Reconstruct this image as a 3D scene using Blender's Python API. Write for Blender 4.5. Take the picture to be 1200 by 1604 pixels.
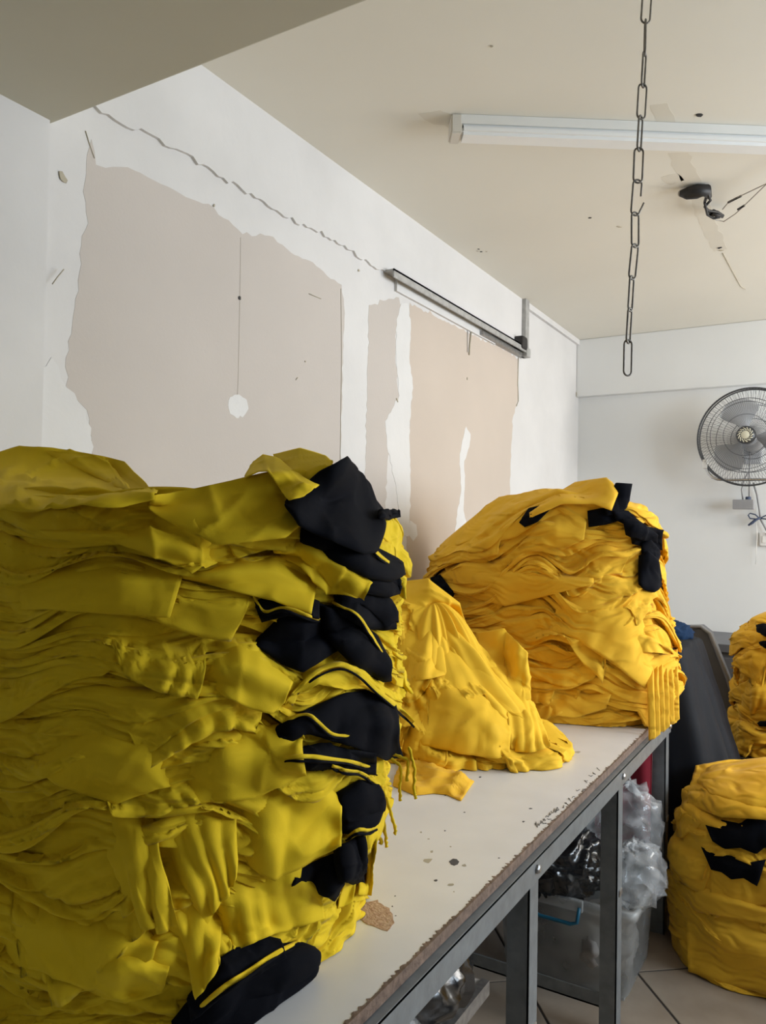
import bpy, bmesh, math, random
import numpy as np
from mathutils import Vector, Matrix
from mathutils.geometry import tessellate_polygon

for o in list(bpy.data.objects): bpy.data.objects.remove(o)
scn = bpy.context.scene
COL = scn.collection

# ------------------------------------------------------------------ camera
CAM = np.array([0.0, 0.0, 1.45]); YAW, PITCH, ROLL, FPX = 0.536193, 0.020462, 0.016674, 1222.34
_cy, _sy = math.cos(YAW), math.sin(YAW)
_fw = np.array([-_sy, _cy, 0]); _rt = np.array([_cy, _sy, 0]); _up = np.array([0, 0, 1.0])
_f = _fw*math.cos(PITCH) + _up*math.sin(PITCH); _u0 = _up*math.cos(PITCH) - _fw*math.sin(PITCH)
_r = _rt*math.cos(ROLL) + _u0*math.sin(ROLL); _u = _u0*math.cos(ROLL) - _rt*math.sin(ROLL)
cd = bpy.data.cameras.new('camera'); cam = bpy.data.objects.new('camera', cd); COL.objects.link(cam)
cam.matrix_world = Matrix(((_r[0], _u[0], -_f[0], CAM[0]), (_r[1], _u[1], -_f[1], CAM[1]), (_r[2], _u[2], -_f[2], CAM[2]), (0, 0, 0, 1)))
cd.sensor_fit = 'VERTICAL'; cd.sensor_height = 36.0; cd.lens = FPX/1604*36.0; cd.clip_start = 0.02
scn.camera = cam

# ------------------------------------------------------------------ world, daylight, exposure
w = bpy.data.worlds.new('world'); scn.world = w; w.use_nodes = True
w.node_tree.nodes['Background'].inputs[0].default_value = (0.75, 0.85, 1.0, 1); w.node_tree.nodes['Background'].inputs[1].default_value = 0.6
def area(name, loc, size, power, color, rot):
    l = bpy.data.lights.new(name, 'AREA'); l.shape = 'RECTANGLE'; l.size, l.size_y = size; l.energy = power; l.color = color
    o = bpy.data.objects.new(name, l); COL.objects.link(o); o.location = loc; o.rotation_euler = rot
    return o
# daylight entering through the two windows of the right-hand wall and the small one behind the viewer
area('daylight_near_window', (2.40, 2.55, 1.83), (1.3, 1.3), 108, (0.74, 0.87, 1.0), (0, math.radians(90), 0))
area('daylight_far_window', (2.40, 4.25, 1.80), (1.3, 1.5), 140, (1.0, 0.975, 0.93), (0, math.radians(90), 0))
area('daylight_rear_window', (-.35, -2.30, 1.75), (1.0, 1.1), 17, (0.80, 0.90, 1.0), (math.radians(90), 0, math.radians(180)))
scn.view_settings.view_transform = 'Standard'; scn.view_settings.look = 'None'
scn.view_settings.exposure = -0.47; scn.view_settings.gamma = 1.0; scn.view_settings.use_curve_mapping = False

# ------------------------------------------------------------------ helpers
def ray(x, y):
    x = np.asarray(x, float)[..., None]; y = np.asarray(y, float)[..., None]
    return _f + _r*(x-600)/FPX + _u*(802-y)/FPX
def at(x, y, ax, v):
    d = ray(x, y); k = 'xyz'.index(ax)
    return CAM + d*((v-CAM[k])/d[k])

def tag(o, label=None, cat=None, group=None, kind=None):
    if label: o['label'] = label
    if cat: o['category'] = cat
    if group: o['group'] = group
    if kind: o['kind'] = kind
    return o
def link(name, me, mat=None, parent=None, smooth=False):
    o = bpy.data.objects.new(name, me); COL.objects.link(o)
    if mat is not None and len(me.materials) == 0: me.materials.append(mat)
    if parent is not None: o.parent = parent; o.matrix_parent_inverse = Matrix.Translation(parent.location).inverted() if parent.type == 'EMPTY' else Matrix()
    if smooth: me.shade_smooth()
    return o
def empty(name, loc=(0, 0, 0)):
    o = bpy.data.objects.new(name, None); COL.objects.link(o); o.location = loc; o.empty_display_size = 0.05
    return o
def mesh_np(name, V, F):
    """V (n,3) array, F (m,4) or (m,3) int array"""
    me = bpy.data.meshes.new(name); V = np.ascontiguousarray(V, np.float32); F = np.ascontiguousarray(F, np.int32)
    k = F.shape[1]
    me.vertices.add(len(V)); me.vertices.foreach_set('co', V.ravel())
    me.loops.add(F.size); me.loops.foreach_set('vertex_index', F.ravel())
    me.polygons.add(len(F)); me.polygons.foreach_set('loop_start', np.arange(0, F.size, k, dtype=np.int32))
    me.update(calc_edges=True); me.validate()
    return me
def grid_faces(nr, nc, wrap=False, off=0):
    a = np.arange(nr-1)[:, None]; c = np.arange(nc if wrap else nc-1)[None]
    c2 = (c+1) % nc
    return np.stack([a*nc+c, a*nc+c2, (a+1)*nc+c2, (a+1)*nc+c], -1).reshape(-1, 4) + off

class B:
    """collects simple shapes in a bmesh"""
    def __init__(s): s.bm = bmesh.new()
    def box(s, lo, hi, bevel=0, rot=None, piv=None):
        lo, hi = Vector(lo), Vector(hi); c = (lo+hi)/2; d = hi-lo
        r = bmesh.ops.create_cube(s.bm, size=1.0); vs = r['verts']
        for v in vs: v.co = Vector((v.co.x*d.x, v.co.y*d.y, v.co.z*d.z))
        if rot is not None:
            bmesh.ops.rotate(s.bm, verts=vs, cent=(0, 0, 0) if piv is None else Vector(piv)-c, matrix=rot)
        for v in vs: v.co += c
        if bevel:
            es = list({e for v in vs for e in v.link_edges}); bmesh.ops.bevel(s.bm, geom=es, offset=bevel, segments=2, affect='EDGES', profile=.6)
        return s
    def tube(s, pts, r, n=8, caps=True, closed=False):
        pts = [Vector(p) for p in pts]; rings = []; m = len(pts); prev = None
        for i, p in enumerate(pts):
            a = pts[(i-1) % m] if (closed or i > 0) else p; b = pts[(i+1) % m] if (closed or i < m-1) else p
            t = (b-a).normalized()
            if prev is None:
                x = t.orthogonal().normalized()
            else:
                x = (prev - t*prev.dot(t)).normalized()
            prev = x; y = t.cross(x)
            rr = r[i] if isinstance(r, (list, tuple)) else r
            rings.append([s.bm.verts.new(p + (x*math.cos(2*math.pi*k/n) + y*math.sin(2*math.pi*k/n))*rr) for k in range(n)])
        for i in range(m if closed else m-1):
            A, Bq = rings[i], rings[(i+1) % m]
            sh = 0
            if closed and i == m-1:
                sh = min(range(n), key=lambda q: (A[0].co-Bq[q].co).length)
            for k in range(n): s.bm.faces.new((A[k], A[(k+1) % n], Bq[(k+1+sh) % n], Bq[(k+sh) % n]))
        if caps and not closed:
            s.bm.faces.new(rings[0][::-1]); s.bm.faces.new(rings[-1])
        return s
    def lathe(s, prof, center, axis=(0, 0, 1), n=32):
        ax = Vector(axis).normalized(); x = ax.orthogonal().normalized(); y = ax.cross(x); c = Vector(center); rings = []
        for r, h in prof:
            if r < 1e-6: rings.append([s.bm.verts.new(c+ax*h)])
            else: rings.append([s.bm.verts.new(c+ax*h+(x*math.cos(2*math.pi*k/n)+y*math.sin(2*math.pi*k/n))*r) for k in range(n)])
        for a, b in zip(rings, rings[1:]):
            for k in range(n):
                if len(a) == 1 and len(b) == 1: continue
                if len(a) == 1: s.bm.faces.new((a[0], b[(k+1) % n], b[k]))
                elif len(b) == 1: s.bm.faces.new((a[k], a[(k+1) % n], b[0]))
                else: s.bm.faces.new((a[k], a[(k+1) % n], b[(k+1) % n], b[k]))
        return s
    def prism(s, pts, ext):
        """polygon (3-D points) extruded along the vector ext"""
        e = Vector(ext); a = [s.bm.verts.new(Vector(p)) for p in pts]; b = [s.bm.verts.new(Vector(p)+e) for p in pts]; n = len(pts)
        for k in range(n): s.bm.faces.new((a[k], b[k], b[(k+1) % n], a[(k+1) % n]))
        for t in tessellate_polygon([[Vector(p) for p in pts]]):
            try:
                s.bm.faces.new((a[t[0]], a[t[1]], a[t[2]])); s.bm.faces.new((b[t[2]], b[t[1]], b[t[0]]))
            except ValueError: pass
        return s
    def build(s, name, mat, parent=None, smooth=False, angle=None):
        bmesh.ops.recalc_face_normals(s.bm, faces=s.bm.faces[:])
        me = bpy.data.meshes.new(name); s.bm.to_mesh(me); s.bm.free()
        o = link(name, me, mat, parent, smooth)
        if angle: me.set_sharp_from_angle(angle=math.radians(angle))
        return o

# ------------------------------------------------------------------ materials
def mat(name, color, rough=.7, var=.0, vscale=8, bump=.0, bscale=60, metal=0, spec=.5, sheen=0, second=None, detail=6):
    m = bpy.data.materials.new(name); m.use_nodes = True; nt = m.node_tree; p = nt.nodes['Principled BSDF']
    p.inputs['Base Color'].default_value = (*color, 1); p.inputs['Roughness'].default_value = rough
    p.inputs['Metallic'].default_value = metal; p.inputs['Specular IOR Level'].default_value = spec
    if sheen: p.inputs['Sheen Weight'].default_value = sheen; p.inputs['Sheen Roughness'].default_value = .4
    tc = nt.nodes.new('ShaderNodeTexCoord')
    if var:
        n = nt.nodes.new('ShaderNodeTexNoise'); n.inputs['Scale'].default_value = vscale; n.inputs['Detail'].default_value = detail
        nt.links.new(tc.outputs['Object'], n.inputs['Vector'])
        r = nt.nodes.new('ShaderNodeValToRGB'); r.color_ramp.elements[0].position = .3; r.color_ramp.elements[1].position = .7
        c2 = second or tuple(c*(1-var) for c in color)
        r.color_ramp.elements[0].color = (*c2, 1); r.color_ramp.elements[1].color = (*color, 1)
        nt.links.new(n.outputs['Fac'], r.inputs[0]); nt.links.new(r.outputs[0], p.inputs['Base Color'])
    if bump:
        n = nt.nodes.new('ShaderNodeTexNoise'); n.inputs['Scale'].default_value = bscale; n.inputs['Detail'].default_value = 5
        nt.links.new(tc.outputs['Object'], n.inputs['Vector'])
        b = nt.nodes.new('ShaderNodeBump'); b.inputs['Strength'].default_value = bump; b.inputs['Distance'].default_value = .004
        nt.links.new(n.outputs['Fac'], b.inputs['Height']); nt.links.new(b.outputs[0], p.inputs['Normal'])
    return m
def folds(m, strength, dist, scale=(5, 5, 20), s2=1.0):
    """fine stretched fold relief in the cloth"""
    nt = m.node_tree; p = nt.nodes['Principled BSDF']; old = p.inputs['Normal'].links[0].from_node if p.inputs['Normal'].links else None
    tc = nt.nodes.new('ShaderNodeTexCoord'); mp = nt.nodes.new('ShaderNodeMapping'); mp.inputs['Scale'].default_value = scale
    n0 = nt.nodes.new('ShaderNodeTexNoise'); n0.inputs['Scale'].default_value = 4; n0.inputs['Detail'].default_value = 2
    ad = nt.nodes.new('ShaderNodeVectorMath'); ad.operation = 'MULTIPLY_ADD'; ad.inputs[1].default_value = (.22, .22, .22)
    nt.links.new(tc.outputs['Object'], n0.inputs['Vector']); nt.links.new(n0.outputs['Color'], ad.inputs[0]); nt.links.new(tc.outputs['Object'], ad.inputs[2])
    nt.links.new(ad.outputs[0], mp.inputs['Vector'])
    n = nt.nodes.new('ShaderNodeTexNoise'); n.noise_type = 'RIDGED_MULTIFRACTAL'; n.inputs['Scale'].default_value = s2; n.inputs['Detail'].default_value = 3; n.inputs['Roughness'].default_value = .45
    nt.links.new(mp.outputs[0], n.inputs['Vector'])
    b = nt.nodes.new('ShaderNodeBump'); b.inputs['Strength'].default_value = strength; b.inputs['Distance'].default_value = dist; b.invert = True
    nt.links.new(n.outputs['Fac'], b.inputs['Height'])
    if old: nt.links.new(old.outputs[0], b.inputs['Normal'])
    nt.links.new(b.outputs[0], p.inputs['Normal'])
M = {}
M['lemon'] = mat('lemon_jersey', (.82, .57, .014), .85, .06, 14, .10, 900, spec=.25, sheen=.06)
M['gold'] = mat('golden_jersey', (.90, .51, .035), .85, .07, 14, .10, 900, spec=.25, sheen=.06)
M['navy'] = mat('navy_jersey', (.0022, .0028, .0062), .9, .25, 20, .12, 900, spec=.12)
M['heap'] = mat('golden_jersey_loose', (.90, .54, .03), .8, .07, 14, .10, 900, spec=.3)
folds(M['heap'], .6, .030, (6, 6, 9)); M['lemon_flat'] = mat('lemon_jersey_flat', (.82, .57, .014), .85, .06, 14, .10, 900, spec=.25)
folds(M['lemon_flat'], .35, .02, (9, 9, 14)); folds(M['lemon'], .7, .022, (9, 9, 48)); folds(M['gold'], .75, .030, (7, 7, 34))
M['blue'] = mat('blue_jersey', (.008, .03, .08), .85, .2, 20, .1, 600, spec=.2)
M['black'] = mat('black_cloth', (.005, .007, .012), .75, .2, 10, .08, 500, spec=.25)
M['red'] = mat('red_cloth', (.30, .012, .03), .85, .2, 20, .1, 600)
M['plaster'] = mat('white_plaster', (.69, .675, .665), .85, .10, 3.0, .55, 9, spec=.3)
M['skim'] = mat('skim_coat', (.71, .70, .69), .9, .06, 5, .3, 22, spec=.2)
M['board'] = mat('gypsum_board', (.555, .505, .465), .92, .06, 2.2, .08, 120, spec=.2)
M['board_warm'] = mat('gypsum_board_warm', (.58, .50, .43), .92, .06, 2.2, .08, 120, spec=.2)
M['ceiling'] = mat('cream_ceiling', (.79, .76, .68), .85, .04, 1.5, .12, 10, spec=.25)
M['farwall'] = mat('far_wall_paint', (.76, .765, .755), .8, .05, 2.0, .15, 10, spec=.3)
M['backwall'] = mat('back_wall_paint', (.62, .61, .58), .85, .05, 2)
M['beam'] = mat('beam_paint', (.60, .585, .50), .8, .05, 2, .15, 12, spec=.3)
M['laminate'] = mat('white_laminate', (.81, .81, .825), .34, .06, 9, .02, 40, spec=.5)
M['chip'] = mat('chipboard', (.40, .25, .16), .95, .45, 160, .6, 220, second=(.62, .45, .32))
M['edge'] = mat('worn_board_edge', (.24, .165, .125), .9, .5, 60, .6, 150)
M['steel'] = mat('grey_painted_steel', (.24, .265, .285), .42, .25, 30, .15, 90, metal=.35, spec=.5)
M['metal'] = mat('bare_metal', (.42, .41, .40), .4, .4, 60, .15, 120, metal=.8)
M['chain'] = mat('chain_metal', (.20, .185, .165), .5, .4, 90, .2, 200, metal=.6)
M['rail'] = mat('dull_rail', (.46, .455, .44), .6, .3, 30, .2, 90, metal=.3)
M['lampwhite'] = mat('lamp_body_white', (.80, .79, .76), .4, .03, 5)
M['diffuser'] = mat('lamp_diffuser', (.86, .86, .85), .35, .02, 5)
M['cap'] = mat('lamp_end_cap', (.66, .62, .55), .5, .05, 9)
M['blackplastic'] = mat('black_plastic', (.012, .013, .016), .35, .2, 20)
M['rubber'] = mat('burnt_tape', (.018, .016, .016), .55, .3, 50, .3, 90)
M['wire'] = mat('pale_wire', (.42, .39, .35), .6, .2, 30)
M['greybox'] = mat('grey_box', (.30, .30, .31), .6, .1, 20)
M['blade'] = mat('fan_blade_grey', (.42, .435, .46), .35, .05, 10)
M['cage'] = mat('cage_wire', (.10, .105, .115), .4, .1, 40, metal=.5)
M['chrome'] = mat('chrome_tube', (.62, .63, .64), .22, .05, 20, metal=.9)
M['hub'] = mat('hub_cap', (.72, .70, .55), .4, .05, 20)
M['tile'] = mat('beige_tile', (.38, .31, .245), .35, .25, 7, .04, 60, second=(.29, .23, .175))
M['grout'] = mat('dark_grout', (.07, .06, .055), .9, .3, 40, .2, 80)
M['shelf'] = mat('lower_shelf_board', (.44, .41, .385), .6, .1, 10)
M['greypanel'] = mat('grey_panel', (.13, .135, .15), .55, .1, 12)
M['ink'] = mat('ink_marks', (.10, .095, .10), .8, .3, 80)
M['paintstrip'] = mat('ceiling_paint_strip', (.72, .68, .59), .85, .05, 6)
M['dust'] = mat('dust_stain', (.48, .43, .33), .9, .2, 20)
M['bluehandle'] = mat('blue_handle', (.02, .16, .27), .4, .1, 30)
M['whiteplastic'] = mat('white_plastic', (.78, .77, .74), .4, .03, 20)
M['bluecord'] = mat('blue_cord', (.05, .07, .13), .6, .1, 30)
def clear(name, tint, fac, rough, bscale):
    m = bpy.data.materials.new(name); m.use_nodes = True; nt = m.node_tree; p = nt.nodes['Principled BSDF']
    p.inputs['Base Color'].default_value = (*tint, 1); p.inputs['Roughness'].default_value = rough; p.inputs['Specular IOR Level'].default_value = .9
    t = nt.nodes.new('ShaderNodeBsdfTransparent'); t.inputs[0].default_value = (.94, .95, .95, 1)
    mx = nt.nodes.new('ShaderNodeMixShader'); n = nt.nodes.new('ShaderNodeTexNoise'); n.inputs['Scale'].default_value = bscale
    tc = nt.nodes.new('ShaderNodeTexCoord'); nt.links.new(tc.outputs['Object'], n.inputs['Vector'])
    mr = nt.nodes.new('ShaderNodeMapRange'); mr.inputs[1].default_value = .3; mr.inputs[2].default_value = .7; mr.inputs[3].default_value = fac*.5; mr.inputs[4].default_value = min(1, fac*1.5)
    nt.links.new(n.outputs['Fac'], mr.inputs[0]); nt.links.new(mr.outputs[0], mx.inputs[0])
    nt.links.new(t.outputs[0], mx.inputs[1]); nt.links.new(p.outputs[0], mx.inputs[2])
    nt.links.new(mx.outputs[0], nt.nodes['Material Output'].inputs[0])
    return m
M['film'] = clear('clear_plastic_film', (.88, .90, .93), .24, .07, 16)
M['binplastic'] = clear('translucent_bin_plastic', (.74, .75, .75), .36, .3, 6)
M['blackfilm'] = mat('black_bin_bag', (.010, .011, .013), .22, .1, 20, .25, 40, spec=.8)
M['mesh'] = clear('fan_mesh_guard', (.5, .51, .53), .12, .4, 4)

# ------------------------------------------------------------------ the room
XW, ZC, ZR, ZB, YB, YF = -1.58, 2.748, 2.4655, 2.365, 1.128, 5.25
XR, Y0 = 2.3, -2.2
XT, ZT = -.5665, .79
def struct(o, label=None):
    o['kind'] = 'structure'
    if label: o['label'] = label
    return o
# floor: grout bed plus single tiles where the camera sees them
fl = struct(B().box((XW-.1, Y0-.1, -.12), (XR+.1, YF+.1, -.004)).build('floor', M['grout']), 'beige tiled floor with dark joints')
TS = .386; TA = math.radians(39)
tile0 = B().box((-TS/2+.004, -TS/2+.004, -.02), (TS/2-.004, TS/2-.004, 0), bevel=.0025).build('tile', M['tile'], fl)
first = True
for i in range(-8, 14):
    for j in range(-12, 9):
        uu = .842+(i+.5)*TS; vv = 2.456+(j+.5)*TS
        x = uu*math.cos(TA)-vv*math.sin(TA); y = uu*math.sin(TA)+vv*math.cos(TA)
        if x < XW+.05 or x > XR-.2 or y < -.5 or y > YF-.1: continue
        t = tile0 if first else tile0.copy()
        if not first: COL.objects.link(t)
        first = False
        t.location = (x, y, random.Random(i*50+j).uniform(-.0008, .0008)); t.rotation_euler = (0, 0, TA+random.Random(i*31+j).choice([0, 1, 2, 3])*math.pi/2)
struct(B().box((XW-.1, Y0-.1, ZC), (XR+.1, YF+.1, ZC+.12)).build('ceiling', M['ceiling']), 'cream painted ceiling')
ceil = bpy.data.objects['ceiling']
wl = struct(B().box((XW-.12, Y0-.1, -.01), (XW, YF+.1, ZC)).build('wall_left', M['plaster']), 'patched white plaster wall behind the table')
# proud lintel band above the rail, with a slightly wavy lower lip
lin = B()
pts = []
rg = random.Random(4)
ys = np.linspace(YB-.05, 4.16, 150)
low = [(XW, y, ZR + (.006*math.sin(y*9)+rg.uniform(-.010, .008) if y < 2.6 else 0)) for y in ys]
lin.prism([(XW-.01, *p[1:]) for p in low] + [(XW-.01, 4.16, ZC), (XW-.01, YB-.05, ZC)], (.020, 0, 0))
lin.build('lintel_band', M['plaster'], wl)
struct(B().box((XW-.01, .12, -.01), (XW+.018, YB-.012, ZB)).build('wall_pilaster', M['plaster'], None), 'narrow plaster pilaster under the ceiling beam')
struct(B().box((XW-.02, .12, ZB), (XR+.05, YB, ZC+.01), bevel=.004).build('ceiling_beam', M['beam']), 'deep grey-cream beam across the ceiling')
wf = struct(B().box((XW-.1, YF, -.01), (XR+.1, YF+.12, ZC)).build('wall_far', M['farwall']), 'white far wall carrying the fan')
B().box((XW, YF-.055, 2.36), (XR, YF+.01, ZC), bevel=.008).build('upper_ledge', M['farwall'], wf)
bw = B().box((XW-.1, Y0-.12, -.01), (-.85, Y0, ZC)).box((.15, Y0-.12, -.01), (XR+.1, Y0, ZC)).box((-.85, Y0-.12, -.01), (.15, Y0, 1.2)).box((-.85, Y0-.12, 2.3), (.15, Y0, ZC))
struct(bw.build('wall_back', M['backwall']), 'plain wall with one window behind the viewer')
struct(B().box((-.85, Y0-.08, 1.2), (-.81, Y0-.04, 2.3)).box((.11, Y0-.08, 1.2), (.15, Y0-.04, 2.3)).box((-.85, Y0-.08, 1.2), (.15, Y0-.04, 1.24)).box((-.85, Y0-.08, 2.26), (.15, Y0-.04, 2.3)).build('window_3', M['whiteplastic']), 'white framed window behind the viewer')
# right wall with two window openings
W1, W2 = (1.9, 3.2, 1.18, 2.48), (3.5, 5.0, 1.15, 2.45)
rb = B()
rb.box((XR, Y0-.1, -.01), (XR+.12, W1[0], ZC)).box((XR, W1[1], -.01), (XR+.12, W2[0], ZC)).box((XR, W2[1], -.01), (XR+.12, YF+.1, ZC))
for a, b, c, d in (W1, W2): rb.box((XR, a, -.01), (XR+.12, b, c)).box((XR, a, d), (XR+.12, b, ZC))
struct(rb.build('wall_right', M['farwall']), 'right wall with two windows')
for k, (a, b, c, d) in enumerate((W1, W2)):
    fb = B()
    fb.box((XR+.03, a, c), (XR+.08, a+.05, d)).box((XR+.03, b-.05, c), (XR+.08, b, d)).box((XR+.03, a, c), (XR+.08, b, c+.05)).box((XR+.03, a, d-.05), (XR+.08, b, d))
    fb.box((XR+.03, (a+b)/2-.02, c), (XR+.08, (a+b)/2+.02, d))
    struct(fb.build('window_%d' % (k+1), M['whiteplastic']), 'white framed window in the right wall')

# exposed gypsum board and plaster dabs on the left wall: thin pieces with ragged outlines
def rag(poly, amp, step=.02, seed=0):
    rg = np.random.default_rng(seed); P = np.array(poly, float); out = []
    for a, b in zip(P, np.roll(P, -1, 0)):
        n = max(1, int(np.linalg.norm(b-a)/step)); d = b-a; nn = np.array([-d[1], d[0]])/(np.linalg.norm(d)+1e-9)
        for k in range(n):
            q = a+d*k/n; e = 0 if k == 0 else 1
            out.append(q+nn*rg.normal(0, amp)*e)
    return out
def wallpatch(name, px, mt, proud, amp, seed, base=XW, step=.02):
    yz = [at(x, y, 'x', XW)[1:] for x, y in px]
    yz = rag(yz, amp, step, seed)
    return B().prism([(base-.003, p[0], p[1]) for p in yz], (proud+.003, 0, 0)).build(name, mt, wl)
wallpatch('exposed_board', [(135, 257), (143, 218), (150, 258), (165, 263), (200, 262), (230, 277), (262, 292), (300, 312), (335, 325), (358, 345), (380, 367), (428, 371), (456, 396), (490, 411), (512, 432), (535, 446), (540, 490), (537, 560), (534, 700), (533, 880), (522, 1120), (165, 1290), (150, 900), (143, 700), (136, 642), (103, 605), (103, 560), (113, 510), (122, 440), (128, 370), (138, 350), (130, 300)], M['board'], .0006, .0035, 1)
wallpatch('exposed_board', [(578, 478), (600, 471), (625, 466), (628, 482), (620, 520), (619, 560), (625, 620), (612, 680), (606, 740), (600, 900), (596, 1085), (562, 1100), (566, 900), (573, 700), (576, 560)], M['board'], .0006, .004, 2)
wallpatch('exposed_board', [(642, 474), (690, 500), (735, 522), (800, 553), (811, 562), (811, 627), (803, 655), (800, 720), (798, 800), (797, 900), (795, 1000), (632, 1075), (634, 960), (637, 840), (641, 760), (640, 690), (646, 610), (641, 560)], M['board_warm'], .0006, .004, 3)
wallpatch('plaster_dab', [(360, 622), (374, 618), (386, 626), (389, 640), (382, 651), (370, 655), (360, 648), (357, 635)], M['skim'], .0012, .0018, 4, step=.009)
wallpatch('plaster_dab', [(730, 668), (737, 680), (735, 700), (727, 722), (728, 760), (726, 800), (738, 850), (712, 840), (716, 800), (722, 770), (720, 720), (724, 690)], M['skim'], .0012, .003, 5)
wallpatch('plaster_dab', [(638, 475), (643, 500), (641, 560), (646, 600), (641, 690), (643, 760), (640, 840), (628, 840), (620, 760), (606, 700), (603, 660), (625, 620), (620, 560), (621, 500), (628, 476)], M['skim'], .0012, .004, 6)
wallpatch('plaster_dab', [(642, 815), (652, 822), (654, 838), (647, 848), (640, 838)], M['skim'], .0012, .002, 7)
wallpatch('plaster_dab', [(146, 700), (140, 780), (60, 800), (20, 600), (45, 585), (80, 560), (104, 607), (134, 642)], M['skim'], .0012, .004, 8)
# small nail holes, gouges and hairline joints
def speck(name, px, size, mt, ax, v, parent, seed, nrm):
    c = at(px[0], px[1], ax, v); rg = random.Random(seed); a = Vector(nrm).orthogonal().normalized(); b = Vector(nrm).cross(a)
    pts = [Vector(c)+(a*math.cos(q*math.pi/4)*size[0]+b*math.sin(q*math.pi/4)*size[1])*rg.uniform(.6, 1.2) for q in range(8)]
    return B().prism(pts, Vector(nrm)*.002).build(name, mt, parent)
for k, (p, s) in enumerate([((375, 467), (.006, .006)), ((98, 278), (.010, .014)), ((335, 322), (.004, .004)), ((562, 424), (.006, .006)), ((478, 566), (.004, .003)), ((732, 593), (.006, .006)), ((622, 627), (.004, .012)), ((465, 593), (.010, .002))]):
    speck('nail_hole', p, s, M['dust'] if k != 0 else M['rubber'], 'x', XW+.0015, wl, k, (1, 0, 0))
def stroke(name, px, rad, mt, ax, v, parent):
    return B().tube([at(x, y, ax, v) for x, y in px], rad, 5).build(name, mt, parent, True)
stroke('gouge', [(82, 445), (90, 434), (100, 422)], .0014, M['dust'], 'x', XW+.0185, wl)
stroke('gouge', [(134, 205), (140, 225), (148, 248)], .0016, M['dust'], 'x', XW+.001, wl)
stroke('gouge', [(484, 460), (503, 468)], .0015, M['dust'], 'x', XW+.002, wl)
stroke('board_joint', [(377, 372), (376, 466), (373, 600), (372, 618)], .0004, M['dust'], 'x', XW+.0015, wl)
stroke('board_joint', [(534, 452), (535, 560), (533, 720)], .0010, M['dust'], 'x', XW+.0015, wl)
stroke('gouge', [(812, 560), (811, 600), (812, 628), (809, 636)], .003, M['dust'], 'x', XW+.002, wl)
stroke('gouge', [(738, 520), (736, 540), (735, 556)], .004, M['dust'], 'x', XW+.004, wl)
stroke('gouge', [(733, 518), (733, 552)], .003, M['skim'], 'x', XW+.004, wl)
# sliding-door rail under the lintel
rl = tag(empty('door_rail', (XW, 3.4, ZR)), 'dull grey metal sliding rail fixed under the white lintel', 'rail')
B().box((XW, 2.63, ZR-.004), (XW+.05, 4.14, ZR+.004)).box((XW+.044, 2.63, ZR-.03), (XW+.05, 4.14, ZR+.004)).build('track', M['rail'], rl)
B().box((XW+.0, 2.72, ZR-.055), (XW+.012, 3.75, ZR-.004)).build('backing_strip', M['skim'], rl)
B().box((XW+.0, 3.55, ZR-.05), (XW+.03, 4.14, ZR-.03)).build('lower_lip', M['metal'], rl)
B().box((XW+.005, 4.02, ZR-.02), (XW+.06, 4.10, ZR+.05), bevel=.012).build('stopper', M['rubber'], rl)
B().box((XW+.01, 4.10, ZR-.05), (XW+.055, 4.16, ZR+.0), bevel=.004).build('end_bracket', M['rail'], rl)
B().box((XW, 4.13, ZR-.02), (XW+.034, 4.185, ZC), bevel=.003).build('end_trim', M['rail'], wl)
B().box((XW, 4.185, ZC-.035), (XW+.02, YF, ZC), bevel=.003).build('ceiling_trim', M['plaster'], wl)
speck('nail_hole', (903, 618), (.012, .02), M['dust'], 'x', XW+.002, wl, 50, (1, 0, 0))

# ceiling marks
def ceilpatch(name, px, mt, seed, amp=.003):
    xy = rag([at(x, y, 'z', ZC)[:2] for x, y in px], amp, .03, seed)
    return B().prism([(p[0], p[1], ZC+.002) for p in xy], (0, 0, -.0024)).build(name, mt, ceil)
ceilpatch('paint_strip', [(1018, 165), (1046, 162), (1058, 190), (1068, 205), (1035, 205)], M['paintstrip'], 1)
ceilpatch('paint_strip', [(1046, 240), (1078, 240), (1103, 292), (1120, 345), (1140, 390), (1118, 394), (1095, 350), (1075, 300)], M['paintstrip'], 2)
for k, (p, s) in enumerate([((1096, 180), (.012, .008)), ((924, 341), (.008, .005)), ((750, 390), (.006, .004)), ((754, 394), (.006, .004)), ((762, 394), (.005, .003)), ((748, 393), (.006, .003)), ((1127, 388), (.010, .012)), ((1130, 392), (.012, .008)), ((770, 72), (.006, .004)), ((970, 355), (.014, .006))]):
    speck('ceiling_hole', p, s, M['rubber'] if k in (0, 1, 2, 3, 6) else M['dust'], 'z', ZC, ceil, 20+k, (0, 0, -1))
stroke('ceiling_crack', [(1132, 396), (1145, 420), (1160, 448), (1168, 453)], .0022, M['dust'], 'z', ZC, ceil)
ceilpatch('smoke_stain', [(655, 178), (690, 173), (712, 180), (706, 203), (680, 195)], M['paintstrip'], 7, .01)
ceilpatch('smoke_stain', [(1035, 278), (1062, 272), (1072, 282), (1050, 290)], M['paintstrip'], 8, .006)

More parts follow.
